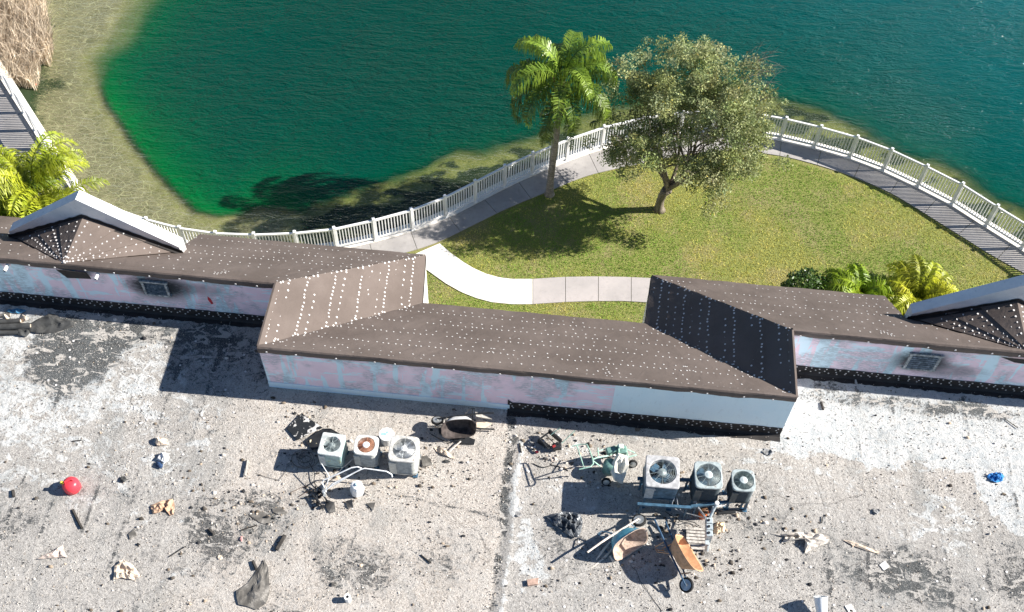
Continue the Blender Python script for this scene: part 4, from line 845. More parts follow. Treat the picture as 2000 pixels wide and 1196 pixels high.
ac_unit('smaller grey condenser with round corners, rightmost of the right trio', (1425, 916), (1473, 918), (1477, 961), (1434, 958), 1.15, .66, (greyT, greyS, paint('dark_guard', (.14, .19, .19), .4), paint('grey_cap', (.50, .56, .56), .4), paint('green_dark_well', (.05, .10, .10), .4), greyS), 'louvre', .12, .235, .095, 'disc', .5)
# steel stand under the right trio
st_c = RP(1370, 985); t = thing('equipment_stand', 'low blue steel stand carrying the right trio of condensers', 'stand', st_c)
for (a, b, z) in (((1245, 935), (1352, 938), .60), ((1245, 985), (1350, 992), .58), ((1350, 990), (1462, 975), .50)):
    p, q = RP(*a, z), RP(*b, z); d = q - p; mb = MB(); mb.box((p + q) / 2, (np.linalg.norm(d), .07, .07), math.atan2(d[1], d[0])); inworld(mb.build('beam', MAT_STEELBLUE, t))
    for u in (.08, .92):
        r_ = p + d * u; mb = MB(); mb.box((r_[0], r_[1], ROOF + (z - .04) / 2), (.045, .045, z - .045)); inworld(mb.build('leg', MAT_STEELBLUE, t))

# ------------------------------------------------------------------ wheelbarrows
def wheelbarrow(label, pos, heading, roll, pitch, tubcols, framecol, handlecol, scale=1.0, lift=0.0, tyre=None, rimcol=None):
    """heading: direction the wheel points; roll tips the tray towards the barrow's own left"""
    Mx = Matrix.Rotation(heading, 3, 'Z') @ Matrix.Rotation(-roll, 3, 'X') @ Matrix.Rotation(pitch, 3, 'Y')
    t = thing('wheelbarrow', label, 'wheelbarrow', RP(*pos, lift), Mx); t.scale = (scale,) * 3
    n = 40; mb = MB(); lay = []
    def ringp(w, l, z, cx, wob=0, ex=3.4):
        out = []
        for k in range(n):
            a = 2 * math.pi * k / n; ca, sa = math.cos(a), math.sin(a); e = 2 / ex; x = cx + l / 2 * math.copysign(abs(ca) ** e, ca); y = w / 2 * math.copysign(abs(sa) ** e, sa)
            out.append((x, y, z + (0.05 * max(0, ca) if wob else 0)))
        return out
    outer = [ringp(.34, .46, .30, -.02), ringp(.40, .54, .31, 0), ringp(.52, .74, .44, .02, 1), ringp(.62, .90, .575, .04, 1), ringp(.66, .94, .585, .04, 1)]
    inner = [ringp(.65, .93, .592, .04, 1), ringp(.60, .87, .580, .04, 1), ringp(.505, .72, .45, .02, 1), ringp(.39, .52, .325, 0), ringp(.30, .42, .318, -.02)]
    vs = [p for r_ in outer + inner for p in r_]; m = len(outer) + len(inner)
    mb.add(vs[:5 * n], [(j * n + k, j * n + (k + 1) % n, (j + 1) * n + (k + 1) % n, (j + 1) * n + k) for j in range(4) for k in range(n)] + [tuple(range(n - 1, -1, -1))], 0)
    mb.add(vs[4 * n:], [(j * n + k, j * n + (k + 1) % n, (j + 1) * n + (k + 1) % n, (j + 1) * n + k) for j in range(5) for k in range(n)] + [tuple(5 * n + k for k in range(n))], 1)
    mb.build('tray', list(tubcols), t, smooth=False)
    for sy in (-1, 1):
        h = MB(); pts = [(.60, sy * .06, .20), (.30, sy * .13, .24), (-.25, sy * .22, .285), (-.55, sy * .27, .32), (-.92, sy * .29, .35)]
        h.tube(pts, [.02, .022, .024, .024, .022], 8); h.build('handle', handlecol, t)
        lg = MB(); lg.tube([(-.12, sy * .19, .27), (-.30, sy * .20, .02), (-.42, sy * .20, .02), (-.40, sy * .24, .29)], .014, 6); lg.build('leg', framecol, t)
    br = MB(); br.tube([(-.36, -.20, .02), (-.36, .20, .02)], .012, 6); br.tube([(.35, -.12, .245), (.42, 0, .42), (.35, .12, .245)], .012, 6); br.build('brace', framecol, t)
    wh = MB(); RX90 = Matrix.Rotation(math.pi / 2, 3, 'X'); wh.lathe([(.120, -.03), (.145, -.04), (.165, -.025), (.17, 0), (.165, .025), (.145, .04), (.120, .03), (.115, 0), (.120, -.03)], (.60, 0, .20), 28, 0, RX90); w = wh.build('wheel', tyre or paint('rubber', (.02, .02, .02), .8), t, smooth=True)
    rm = MB(); rm.lathe([(.122, -.035), (.122, .035)], (.60, 0, .20), 28, 0, RX90); rm.lathe([(.03, -.06), (.03, .06)], (.60, 0, .20), 12, 0, RX90)
    for k in range(6):
        a = k * math.pi / 3; c_ = Vector((.60 + .077 * math.cos(a), 0, .20 + .077 * math.sin(a))); rm.box(c_, (.10, .012, .03), 0, M=Matrix.Rotation(-a, 4, 'Y'))
    rm.build('rim', rimcol or alum, w); return t
sandy = paint('mortar_crust', (.52, .40, .32), .95, var=.3, scale=14, dirt=(.28, .26, .24)); wood = paint('pale_wood_handle', (.68, .60, .52), .8, var=.2, scale=12); blueT = paint('blue_tray_enamel', (.10, .36, .46), .45, var=.15, dirt=(.35, .50, .55)); orangeT = paint('orange_clay_tray', (.62, .36, .20), .7, var=.2, dirt=(.42, .26, .16)); brownT = paint('brown_tray_inside', (.075, .06, .055), .8, var=.4); whiteT = paint('white_tray_outside', (.70, .70, .69), .5, var=.15); navy = paint('navy_frame', (.03, .08, .15), .5)
wheelbarrow('blue wheelbarrow crusted with mortar, tipped towards the camera, two pale wooden handles', (1197, 1034), math.radians(40), math.radians(-70), math.radians(-4), (blueT, sandy), MAT_STEELBLUE, wood, 1.05, .16)
wheelbarrow('orange wheelbarrow lying on its side with blue frame, spoked wheel nearest the camera', (1302, 1104), math.radians(-62), math.radians(52), math.radians(4), (orangeT, orangeT), orangeT, navy, 1.05, .22, rimcol=alum)
wheelbarrow('grey wheelbarrow tipped over by the wall with dark brown tray facing the camera', (897, 810), math.radians(186), math.radians(70), math.radians(0), (whiteT, brownT), MAT_BLACKM, MAT_BLACKM, .93, .24)

# ------------------------------------------------------------------ carts, tools, conduit
def rod(name, label, cat, pts, r, mat, group=None, n=6):
    P = [RP(p[0], p[1], p[2]) for p in pts]; c = P[0]; o = None
    mb = MB(); mb.tube([p - c for p in P], r, n); o = mb.build(name, mat); o.location = c; tag(o, label, cat, group); return o
mint = paint('mint_green_frame', (.36, .56, .46), .5, var=.3); mintD = paint('dull_green_tank', (.14, .26, .23), .5, var=.3)
t = thing('spray_cart', 'mint green tubular cart with loop handle, tank and wheels left of the largest condenser', 'cart', RP(1195, 925))
def wpart(name, mat, f, parent, smooth=False):
    mb = MB(); f(mb); return inworld(mb.build(name, mat, parent, smooth))
wpart('handle', mint, lambda m: (m.tube([RP(1117, 872, .85), RP(1135, 868, .9), RP(1146, 868, .95), RP(1150, 876, .95), RP(1157, 895, .95), RP(1159, 906, .92), RP(1153, 912, .9), RP(1131, 917, .85)], .016), m.tube([RP(1127, 871, .87), RP(1141, 915, .87)], .014)), t)
wpart('frame', mint, lambda m: (m.tube([RP(1156, 898, .93), RP(1167, 894, .8), RP(1185, 891, .55), RP(1225, 878, .4), RP(1240, 885, .15)], .018), m.tube([RP(1158, 900, .93), RP(1172, 911, .5)], .016), m.tube([RP(1168, 875, .6), RP(1169, 895, .75)], .014), m.tube([RP(1166, 882, .6), RP(1190, 875, .5), RP(1212, 870, .5), RP(1222, 872, .5), RP(1226, 890, .4), RP(1224, 915, .3)], .016), m.tube([RP(1208, 868, .7), RP(1209, 884, .7)], .018), m.tube([RP(1226, 893, .35), RP(1243, 889, .3)], .02)), t)
wpart('tank', mintD, lambda m: m.lathe([(.0001, .56), (.12, .55), (.165, .48), (.17, .15), (.12, .08), (.0001, .08)], RP(1188, 924), 24), t, True)
wpart('engine', mintD, lambda m: (m.box(RP(1213, 882, .5), (.24, .2, .24), .2, bev=.02), m.box(RP(1194, 880, .55), (.26, .16, .14), .3, bev=.02), m.tube([RP(1206, 872, .6), RP(1220, 874, .66)], .03)), t)
wpart('engine_cover', paint('pale_mint_cover', (.66, .80, .70), .5), lambda m: m.box(RP(1213, 872, .72), (.13, .12, .06), .1, bev=.015), t)
for a, b in (((1184, 941), .06), ((1236, 906), .05)):
    def wf_(m, a=a): m.lathe([(.08, -.03), (.105, -.035), (.12, 0), (.105, .035), (.08, .03)], RP(*a, .12), 24, 0, Matrix.Rotation(math.radians(70), 3, 'X'))
    w = wpart('wheel', paint('rubber', (.02, .02, .02), .8), wf_, t, True)
    def rf_(m, a=a): m.lathe([(.0001, -.03), (.08, -.035), (.08, .035), (.03, .045), (.0001, .045)], RP(*a, .12), 20, 0, Matrix.Rotation(math.radians(70), 3, 'X'))
    mb = MB(); rf_(mb); mb.build('rim', alum, w)
def crumple(name, label, cat, outline, h, mat, thick=.006, seed=1, base=.01, sub=7, group=None, rough=3.0, parent=None):
    """sheet scrap with a photographed outline, creased and standing up off the roof"""
    P = np.array([RP(*p)[:2] for p in outline]); c = P.mean(0); c0 = np.array([c[0], c[1], ROOF]); n = len(P); per = []
    for i in range(n):
        for k in range(3): per.append(P[i] * (1 - k / 3) + P[(i + 1) % n] * k / 3)
    per = np.array(per); m = len(per); vs = []; rings = sub
    for j in range(rings + 1):
        f = 1 - j / rings; q = c + (per - c) * f; nz = fbm(q[:, 0] * rough * 2 + seed, q[:, 1] * rough * 2 + seed * 3, seed, 3); ridg = 1 - np.abs(2 * nz - 1) * 2.4
        z = base + h * np.clip(ridg, 0, 1) * (.35 + .65 * (1 - f ** 3)) + h * .25 * nz
        for k in range(m): vs.append((q[k][0] - c0[0], q[k][1] - c0[1], z[k]))
    fs = [(j * m + k, j * m + (k + 1) % m, (j + 1) * m + (k + 1) % m, (j + 1) * m + k) for j in range(rings) for k in range(m)]
    mb = MB(); mb.add(vs, fs); mb.add([(x, y, z - thick) for x, y, z in vs], [f[::-1] for f in fs]); mb.add(vs[:m] + [(x, y, z - thick) for x, y, z in vs[:m]], [(k, m + k, m + (k + 1) % m, (k + 1) % m) for k in range(m)])
    o = mb.build(name, mat); o.location = c0; tag(o, label, cat, group); return o
cloth = paint('off_white_cloth', (.72, .70, .62), .9, var=.15)
t = thing('cloth_bag', 'off white creased cloth bag draped over the mint green cart', 'bag', RP(1206, 927))
mb = MB(); pr = [(-.20, .02, .55), (-.05, .24, .66), (.18, .22, .62), (.22, -.05, .56), (.10, -.33, .30), (-.10, -.30, .34), (-.22, -.12, .48)]; m_ = len(pr); vs = [(x, y, z + .04 * math.sin(i * 2.7)) for i, (x, y, z) in enumerate(pr)] + [(x * .6, y * .6, z + .09 + .05 * math.sin(i * 3.1)) for i, (x, y, z) in enumerate(pr)] + [(x * .25, y * .25 + .02, z + .07 - .05 * (i % 2)) for i, (x, y, z) in enumerate(pr)] + [(.02, .03, .70)]
fs = [(j * m_ + k, j * m_ + (k + 1) % m_, (j + 1) * m_ + (k + 1) % m_, (j + 1) * m_ + k) for j in range(2) for k in range(m_)] + [(2 * m_ + k, 2 * m_ + (k + 1) % m_, 3 * m_) for k in range(m_)]
mb.add(vs, fs); mb.add([(x, y, z - .12) for x, y, z in vs[:m_]] + vs[:m_], [(k, (k + 1) % m_, m_ + (k + 1) % m_, m_ + k) for k in range(m_)] + [tuple(range(m_ - 1, -1, -1))]); o = mb.build('bag_body', cloth, t, smooth=False)
# small black barrow frame with mint handles by the wall
t = thing('push_broom_cart', 'black open frame cart with two thin mint handles beside the wall shadow', 'cart', RP(1083, 865))
wpart('frame', MAT_BLACKM, lambda m: (m.tube([RP(1054, 858, .25), RP(1076, 842, .30), RP(1097, 862, .30), RP(1070, 876, .25), RP(1054, 858, .25)], .028), m.tube([RP(1066, 850, .28), RP(1084, 868, .28)], .012), m.box(RP(1084, 852, .26), (.42, .05, .16), math.radians(-42)), m.box(RP(1062, 868, .12), (.34, .04, .16), math.radians(-30)), m.box(RP(1088, 872, .16), (.22, .16, .14), .2, bev=.02)), t)
wpart('engine_guard', paint('dark_red_paint', (.30, .03, .03), .5), lambda m: m.box(RP(1082, 872, .30), (.08, .05, .04), .6), t)
wpart('handle', mint, lambda m: m.tube([RP(1076, 850, .3), RP(1085, 842, .42), RP(1094, 836, .5)], .012), t); wpart('handle', mint, lambda m: m.tube([RP(1097, 866, .3), RP(1111, 853, .42), RP(1123, 841, .52)], .012), t)

# white tubular frame and tools before the left trio
whiteTube = paint('white_tube', (.75, .77, .78), .4, var=.15)
t = thing('hand_cart_frame', 'white bent tube cart handles lying in front of the left trio of condensers', 'cart handle', RP(640, 950))
wpart('tube', whiteTube, lambda m: (m.tube([RP(634, 953, .2), RP(629, 943, .3), RP(632, 938, .36), RP(660, 926, .5), RP(686, 914, .62), RP(698, 912, .64), RP(706, 915, .60)], .017), m.tube([RP(632, 962, .15), RP(650, 945, .35), RP(705, 917, .6), RP(712, 915, .62), RP(755, 921, .58), RP(765, 927, .5), RP(766, 932, .4)], .017)), t)
wpart('tube', whiteTube, lambda m: (m.tube([RP(637, 956, .1), RP(658, 944, .25), RP(690, 925, .5)], .014), m.tube([RP(628, 906, .5), RP(643, 930, .45), RP(636, 958, .1)], .012)), t)
wpart('clamp', alum, lambda m: (m.tube([RP(630, 950, .05), RP(634, 968, .2)], .04, 8), m.box(RP(633, 960, .22), (.10, .08, .06), .4, bev=.01)), t)
t = thing('tool_pile', 'black hand tools heaped left of the white cart handles', 'tools', RP(620, 975))
for k, (a, b) in enumerate((((597, 959), (622, 962)), ((596, 971), (625, 970)), ((616, 950), (620, 985)), ((622, 955), (640, 980)), ((610, 966), (630, 990)))):
    wpart('tool_head', MAT_BLACKM, lambda m, a=a, b=b, k=k: (m.tube([RP(*a, .05 + .02 * k), RP(*b, .09 + .02 * k)], .022, 5), m.box(RP(*b, .06), (.10, .06, .05), k)), t)
rod('tool_shaft', 'thin brown stick pointing left from the black tool pile, upper one', 'stick', [(567, 963, .02), (590, 952, .03), (616, 941, .08)], .008, paint('brown_stick', (.18, .13, .10), .8)); rod('tool_shaft', 'thin brown stick bent at the tool pile, lower one', 'stick', [(583, 971, .02), (596, 963, .05), (616, 955, .05)], .008, paint('brown_stick', (.18, .13, .10), .8))
rod('long_pole', 'thin grey pole leaning between the first two condensers of the left trio', 'pole', [(645, 940, .05), (668, 915, .3), (694, 892, .65)], .010, paint('grey_pole', (.2, .2, .21), .5))
hz = []
for k in range(90):
    a = k * .33; r = 18 + 9 * math.sin(k * .21); hz.append((596 + r * math.cos(a) * 1.0, 897 + r * .72 * math.sin(a), .05 + .0012 * k + .02 * math.sin(k)))
rod('coiled_cable', 'loosely coiled thin brown cable beside the pale teal condenser', 'cable', hz, .007, paint('brown_cable', (.12, .10, .08), .7), n=4)
rod('coiled_cable', 'thin wire lying on the granules below the coiled cable', 'cable', [(500, 925, .02), (520, 932, .02), (545, 938, .02), (556, 925, .02), (560, 912, .02), (570, 905, .03)], .006, paint('brown_cable', (.12, .10, .08), .7), n=4)
rod('thin_wire', 'thin black wire running from the blue wheelbarrow shadow to the lower picture edge', 'wire', [(1233, 1107, .01), (1243, 1115, .02), (1250, 1135, .015), (1262, 1150, .02), (1275, 1170, .01), (1290, 1190, .01), (1296, 1215, .01)], .006, MAT_BLACKM, n=4)
# jug, drum lid
t = thing('plastic_jug', 'white translucent plastic jug standing under the white cart handles', 'jug', RP(697, 962), (0, .12, -.3)); wj = paint('white_plastic', (.80, .81, .80), .35, var=.06)
mb = MB(); mb.add([(x * w, y * w * .9, z) for z, w in ((0, .145), (.03, .165), (.36, .165), (.44, .13), (.47, .06)) for x, y in ((1, .3), (.3, 1), (-.3, 1), (-1, .3), (-1, -.3), (-.3, -1), (.3, -1), (1, -.3))], [(8 * j + k, 8 * j + (k + 1) % 8, 8 * j + 8 + (k + 1) % 8, 8 * j + 8 + k) for j in range(4) for k in range(8)] + [tuple(range(32, 40)), tuple(range(7, -1, -1))]); mb.build('body', wj, t)
mb = MB(); mb.tube([(.06, 0, .44), (.14, 0, .47), (.16, 0, .30)], .018, 8); mb.build('handle', wj, t); mb = MB(); mb.lathe([(.045, .47), (.045, .50), (.0001, .503)], n=16); mb.build('cap', paint('pale_teal_cap', (.5, .68, .68), .4), t)
t = thing('paint_bucket', 'white round pail behind the rusty condenser with blue rectangle on its lid', 'bucket', RP(757, 862))
mb = MB(); mb.lathe([(.15, 0), (.175, .32), (.185, .33), (.185, .345)], n=32); mb.build('body', wj, t, smooth=False)
mb = MB(); mb.lathe([(.188, .335), (.190, .362), (.178, .368), (.170, .360), (.0001, .360)], n=32); l_ = mb.build('lid', wj, t); mb = MB(); mb.box((-.065, .0, .3645), (.13, .07, .005)); mb.box((.01, .055, .3645), (.05, .06, .004), .5); mb.build('label', paint('label_blue', (.30, .48, .66), .5), l_)
# black panels
g = G('scuffed_black_panel'); n1 = g.noise(4.5, 5, .6, None, .6); MAT_PANEL = g.done(g.mix(g.step(n1, .56, .60), (.022, .024, .026), (.62, .60, .57)), .35, .5)
def slab(name, label, cat, outline, z0, z1, mat, hs=None, group=None):
    P = [RP(*p, (hs[i] if hs else z0)) for i, p in enumerate(outline)]; c = np.array([*(sum(P) / len(P))[:2], ROOF]); n = len(P); mb = MB()
    vs = [p - c for p in P]; vs2 = [v + np.array([0, 0, z1 - z0]) for v in vs]; mb.add(vs + vs2, [tuple(range(n - 1, -1, -1)), tuple(range(n, 2 * n))] + [(k, (k + 1) % n, n + (k + 1) % n, n + k) for k in range(n)])
    o = mb.build(name, mat); o.location = c; return tag(o, label, cat, group)
slab('scrap_panel', 'glossy black panel with white scuffs lying behind the pale teal condenser', 'panel', [(560, 838), (589, 808), (630, 836), (581, 860)], .03, .05, MAT_PANEL, [.03, .04, .12, .05])
slab('scrap_panel', 'dark plain board propped just behind the pale teal condenser', 'panel', [(596, 862), (630, 838), (646, 838), (664, 848), (640, 868), (610, 880)], .06, .08, MAT_BLACKM, [.05, .1, .15, .1, .08, .03])

# electrical disconnect rack with conduit
boxg = paint('galvanised_grey', (.46, .52, .54), .45, .2); 
t = thing('disconnect_rack', 'three grey switch boxes in a row on a strut in front of the right trio', 'electrical box', RP(1386, 1035))
p0, p1 = RP(1386, 1010, .75), RP(1382, 1058, .62); d = p1 - p0; rz = math.atan2(d[1], d[0])
wpart('strut', boxg, lambda m: (m.box((p0 + p1) / 2 - [0.0, 0, .16], (np.linalg.norm(d) * 1.15, .09, .09), rz), m.box((*(RP(1386, 1012)[:2]), ROOF + .30), (.05, .05, .6)), m.box((*(RP(1381, 1068)[:2]), ROOF + .24), (.05, .05, .48))), t)
for k in range(3):
    c = RP(1386.0, 1016.5 + k * 12.4, .80); o = wpart('switch_box', boxg, lambda m, c=c: m.box(c - [0, 0, .11], (.155, .145, .22), 0, bev=.008), t)
    mb = MB(); mb.tube([c + [-.02, 0, .0], c + [-.02, 0, .035]], .03, 12); mb.build('knob', MAT_BLACKM, o)
wpart('conduit', boxg, lambda m: m.tube([RP(1387, 1010, .72), RP(1394, 995, .85), RP(1400, 985, .95)], .035, 10), t); wpart('conduit_cap', paint('bright_cap', (.8, .8, .78), .4, var=.05), lambda m: m.lathe([(.05, 0), (.05, .05), (.0001, .065)], RP(1400, 984, .95), 16), t)
wpart('lower_duct', boxg, lambda m: m.tube([RP(1382, 1060, .55), RP(1380, 1075, .25)], .05, 8), t)
for k, pts in enumerate(([(1318, 972, .75), (1311, 985, .6), (1318, 996, .3), (1350, 1005, .25), (1378, 1013, .5)], [(1322, 973, .75), (1324, 990, .5), (1335, 1002, .2), (1360, 1007, .3), (1379, 1014, .5)], [(1354, 967, .7), (1356, 982, .5), (1365, 996, .45), (1378, 1012, .6)], [(1359, 968, .7), (1359, 984, .5), (1370, 999, .5), (1380, 1012, .6)], [(1422, 970, .6), (1420, 982, .4), (1408, 987, .45), (1400, 990, .5)], [(1427, 971, .6), (1425, 985, .35), (1412, 989, .4), (1401, 989, .5)])):
    wh_ = ('largest', 'middle', 'smallest')[k // 2] + ' condenser of the right trio'
    sm = smooth_line(np.array(pts, float), 2); rod('flex_conduit', ('outer' if k % 2 == 0 else 'inner') + ' grey conduit from the ' + wh_, 'conduit', [tuple(q) for q in sm], .012, MAT_CABLE, 'flexible conduits of the right trio')
# added slats: their gaps stand in for shadows of the rack's bars
t = thing('shadow_slats', 'added pale slats standing in for the striped rack shadow left of the switch boxes', 'shadow_slats', RP(1360, 1052)); slat = paint('pale_slat', (.48, .45, .41), .9, var=.35, scale=16)
for k in range(7):
    y = 1033 + k * 6.3; wpart('slat', slat, lambda m, y=y: m.box((RP(1341, y, .09) + RP(1384, y + 1.2, .09)) / 2, (.54, .062, .02), -.03), t)
for x in (1344, 1380): wpart('bearer', slat, lambda m, x=x: m.box((RP(x, 1034, .04) + RP(x, 1072, .04)) / 2, (.04, .50, .075), 0), t)
t = thing('orange_cooler', 'small orange jug with dark lid half hidden behind the conduits', 'jug', RP(1371, 1008)); mb = MB(); mb.lathe([(.10, 0), (.115, .25), (.10, .28)], n=20); mb.build('body', paint('orange_plastic', (.70, .16, .04), .4), t, True); mb = MB(); mb.lathe([(.105, .28), (.10, .33), (.05, .345), (.0001, .35)], n=20); mb.build('lid', paint('brown_lid', (.12, .06, .03), .5), t, True)
crumple('crushed_bag', 'tan crumpled paper bag beside the switch boxes', 'bag', [(1394, 1028), (1402, 1020), (1413, 1023), (1417, 1034), (1413, 1043), (1405, 1042), (1398, 1048), (1392, 1040)], .20, paint('tan_paper', (.66, .52, .36), .9, var=.15), seed=3)
g = G('black_film'); n1 = g.noise(5, 4, .6, None, 1.0); g.bump(n1, .8, .05); MAT_FILM = g.done((.13, .14, .15), .2, .9)
crumple('rubbish_bag', 'shiny black plastic rubbish bag left of the blue wheelbarrow', 'bag', [(1066, 1010), (1090, 1004), (1112, 1003), (1134, 1008), (1138, 1022), (1135, 1040), (1128, 1054), (1112, 1050), (1100, 1040), (1082, 1028)], .24, MAT_FILM, seed=5, rough=4.2, sub=10)
rod('timber_offcut', 'pale wooden stick lying across black bag and blue wheelbarrow shadow', 'stick', [(1165, 1093, .10), (1176, 1078, .12), (1192, 1058, .14)], [.012, .026, .02], wood)
# buckets and containers
t = thing('tipped_bucket', 'white bucket lying on its side near the lower right edge', 'bucket', RP(1604, 1182, .30), Matrix.Rotation(math.radians(95), 3, 'Z') @ Matrix.Rotation(math.radians(62), 3, 'Y'))
mb = MB(); mb.lathe([(.0001, -.18), (.12, -.18), (.155, .17), (.165, .17), (.165, .19), (.148, .19), (.115, -.16), (.0001, -.16)], n=32); mb.build('body', wj, t, smooth=False); mb = MB(); mb.tube([(.16 * math.cos(a), .16 * math.sin(a), .19 + .04 * math.sin(a)) for a in np.linspace(.2, 2.9, 14)], .005, 5); mb.build('bail', alum, t)
t = thing('tape_roll', 'small white hollow roll standing near the bottom centre left', 'roll', RP(680, 1172)); mb = MB(); mb.lathe([(.075, 0), (.075, .20), (.035, .20), (.035, .0)], n=24); mb.build('roll_body', wj, t); mb = MB(); mb.lathe([(.034, .02), (.034, .19)], n=20); mb.build('core', MAT_DARK, t)
t = thing('gas_can', 'red round fuel can with yellow spout cap casting a shadow left', 'can', RP(143, 954), (0, 0, .5)); redp = paint('red_plastic', (.78, .05, .07), .3, var=.08)
mb = MB(); mb.lathe([(.17, 0), (.20, .03), (.20, .22), (.17, .29), (.09, .335), (.0001, .34)], n=32); mb.build('body', redp, t, smooth=True); mb = MB(); mb.tube([(-.10, 0, .30), (-.08, 0, .42), (.08, 0, .42), (.10, 0, .30)], .018, 8); mb.build('handle', redp, t); mb = MB(); mb.tube([(-.13, .06, .27), (-.19, .09, .33)], .035, 12); mb.build('spout_cap', paint('yellow_plastic', (.85, .65, .03), .4), t)

# ------------------------------------------------------------------ scraps and litter on the roof
cardb = paint('brown_cardboard', (.50, .33, .22), .9, var=.2); kraft = paint('pale_kraft_paper', (.66, .54, .42), .9, var=.15); feltS = paint('grey_felt_scrap', (.15, .14, .125), .85, var=.35, scale=5, dirt=(.30, .28, .25)); feltB = paint('charcoal_felt', (.055, .056, .055), .8, var=.3, scale=5); bluerag = paint('blue_rag', (.05, .25, .60), .9, var=.4, scale=20); glove = paint('grey_glove', (.30, .30, .30), .9, var=.4); brick = paint('terracotta', (.48, .33, .26), .9)
def scrap(label, cx, cy, rx, ry, h, mat, name='cardboard_scrap', cat='scrap', seed=1, n=9, rot=0, jag=.35, group=None, sub=6):
    rr = random.Random(seed); out = []
    for k in range(n):
        a = 2 * math.pi * k / n + rr.uniform(-.2, .2); f = 1 - rr.random() * jag; x, y = rx * f * math.cos(a), ry * f * math.sin(a); c, s_ = math.cos(math.radians(rot)), math.sin(math.radians(rot)); out.append((cx + x * c - y * s_, cy + x * s_ + y * c))
    return crumple(name, label, cat, out, h, mat, seed=seed + 2, sub=sub, group=group, rough=2.6)
scrap('crumpled tan cardboard standing up behind the white and navy rag, upper left', 316, 864, 17, 11, .16, kraft, seed=2)
scrap('white crumpled rag with a navy patch on the left roof', 320, 896, 15, 12, .14, paint('white_rag', (.72, .73, .74), .9), 'rag', 'rag', seed=3, sub=8)
scrap('small navy cloth piece against the white rag', 312, 910, 8, 9, .10, paint('navy_cloth', (.02, .05, .12), .8), 'rag', 'rag', seed=4)
crumple('cardboard_scrap', 'brown folded cardboard strip bent into an elbow, left roof', 'scrap', [(294, 990), (318, 980), (338, 976), (342, 988), (340, 1008), (332, 1008), (328, 992), (310, 1004), (299, 1005)], .12, cardb, seed=8)
crumple('cardboard_scrap', 'pale tan triangular cardboard with dark folds near the lower left', 'scrap', [(224, 1108), (240, 1094), (262, 1106), (276, 1128), (262, 1134), (238, 1130), (223, 1134)], .14, kraft, seed=11)
crumple('cardboard_scrap', 'flattened pinkish paper wedge at the far left bottom', 'scrap', [(74, 1094), (100, 1080), (124, 1066), (128, 1084), (134, 1090), (112, 1090), (92, 1092)], .10, paint('pale_pink_paper', (.60, .50, .43), .9), seed=12)
crumple('felt_scrap', 'large torn grey felt flap at the bottom left of centre', 'scrap', [(462, 1156), (484, 1140), (500, 1118), (517, 1094), (525, 1112), (527, 1160), (520, 1180), (500, 1192), (484, 1186), (466, 1182), (463, 1170)], .08, feltS, seed=13, rough=1.2)
crumple('torn_cloth', 'cream torn cloth strips with dark folds on the lower right roof', 'cloth', [(1506, 1042), (1530, 1046), (1560, 1040), (1588, 1044), (1604, 1046), (1619, 1050), (1616, 1062), (1590, 1072), (1572, 1082), (1590, 1060), (1560, 1056), (1526, 1062), (1534, 1050)], .16, paint('cream_cloth', (.58, .53, .47), .9), seed=14)
crumple('wood_splinter', 'long pale curved splinter right of the torn cream cloth', 'splinter', [(1646, 1055), (1662, 1058), (1690, 1068), (1716, 1078), (1717, 1083), (1690, 1076), (1664, 1066)], .05, kraft, seed=15)
crumple('blue_rag', 'crumpled bright blue rag on the white membrane at the far right', 'rag', [(1926, 930), (1938, 925), (1952, 925), (1960, 932), (1957, 941), (1944, 944), (1932, 940)], .12, bluerag, seed=16, rough=6)
for k, (x, y, lb) in enumerate(((1500, 884, 'dark grey glove right of the rightmost condenser'), (1710, 1000, 'pale glove in the middle of the right roof'), (1012, 1006, 'dark glove lying beside the black roof joint'))):
    scrap(lb, x, y, 15 if k == 0 else 9, 8 if k == 0 else 7, .08, glove, 'glove', 'glove', seed=30 + k, rot=10)
slab('tile_piece', 'square white tile with a dark centre hole, lower right roof', 'tile', [(1717, 1104), (1728, 1096), (1737, 1107), (1726, 1115)], .01, .025, paint('white_tile', (.72, .71, .68), .5)); slab('tile_piece', 'white tile cut by the bottom picture edge', 'tile', [(1650, 1184), (1662, 1180), (1672, 1196), (1660, 1202)], .01, .025, paint('white_tile', (.72, .71, .68), .5))
slab('brick', 'terracotta brick piece right of the black roof joint near the bottom', 'brick', [(1029, 1135), (1052, 1131), (1050, 1143), (1031, 1146)], .0, .08, brick)
slab('felt_scrap', 'dark triangular felt offcut below the white jug', 'scrap', [(715, 984), (733, 982), (729, 998)], .01, .03, feltS, [.01, .05, .02]); slab('felt_scrap', 'dark angular felt offcut beside the black hand tools', 'scrap', [(642, 978), (653, 982), (656, 1000), (642, 1002), (636, 990)], .02, .04, feltS, [.02, .12, .05, .02, .02]); slab('felt_scrap', 'dark felt offcut with a hole under the white jug', 'scrap', [(675, 980), (688, 976), (690, 992), (678, 992)], .02, .04, feltS, [.02, .12, .08, .02])
slab('felt_scrap', 'wide dark felt offcut left of centre below the tool pile', 'scrap', [(532, 994), (548, 991), (561, 1002), (545, 1006), (533, 1001)], .01, .03, feltS); slab('felt_scrap', 'dull grey felt sheet beside the wide dark offcut', 'scrap', [(486, 1006), (515, 1000), (530, 1010), (524, 1026), (508, 1022)], .005, .02, feltS)
slab('felt_scrap', 'grey folded flap right of the cream louvred condenser', 'scrap', [(822, 893), (834, 890), (845, 908), (826, 912)], .02, .04, feltS, [.1, .14, .02, .02]); slab('felt_scrap', 'grey felt triangle on the left roof below the elbow shaped cardboard', 'scrap', [(251, 1044), (262, 1034), (267, 1046), (254, 1054)], .01, .03, feltS)
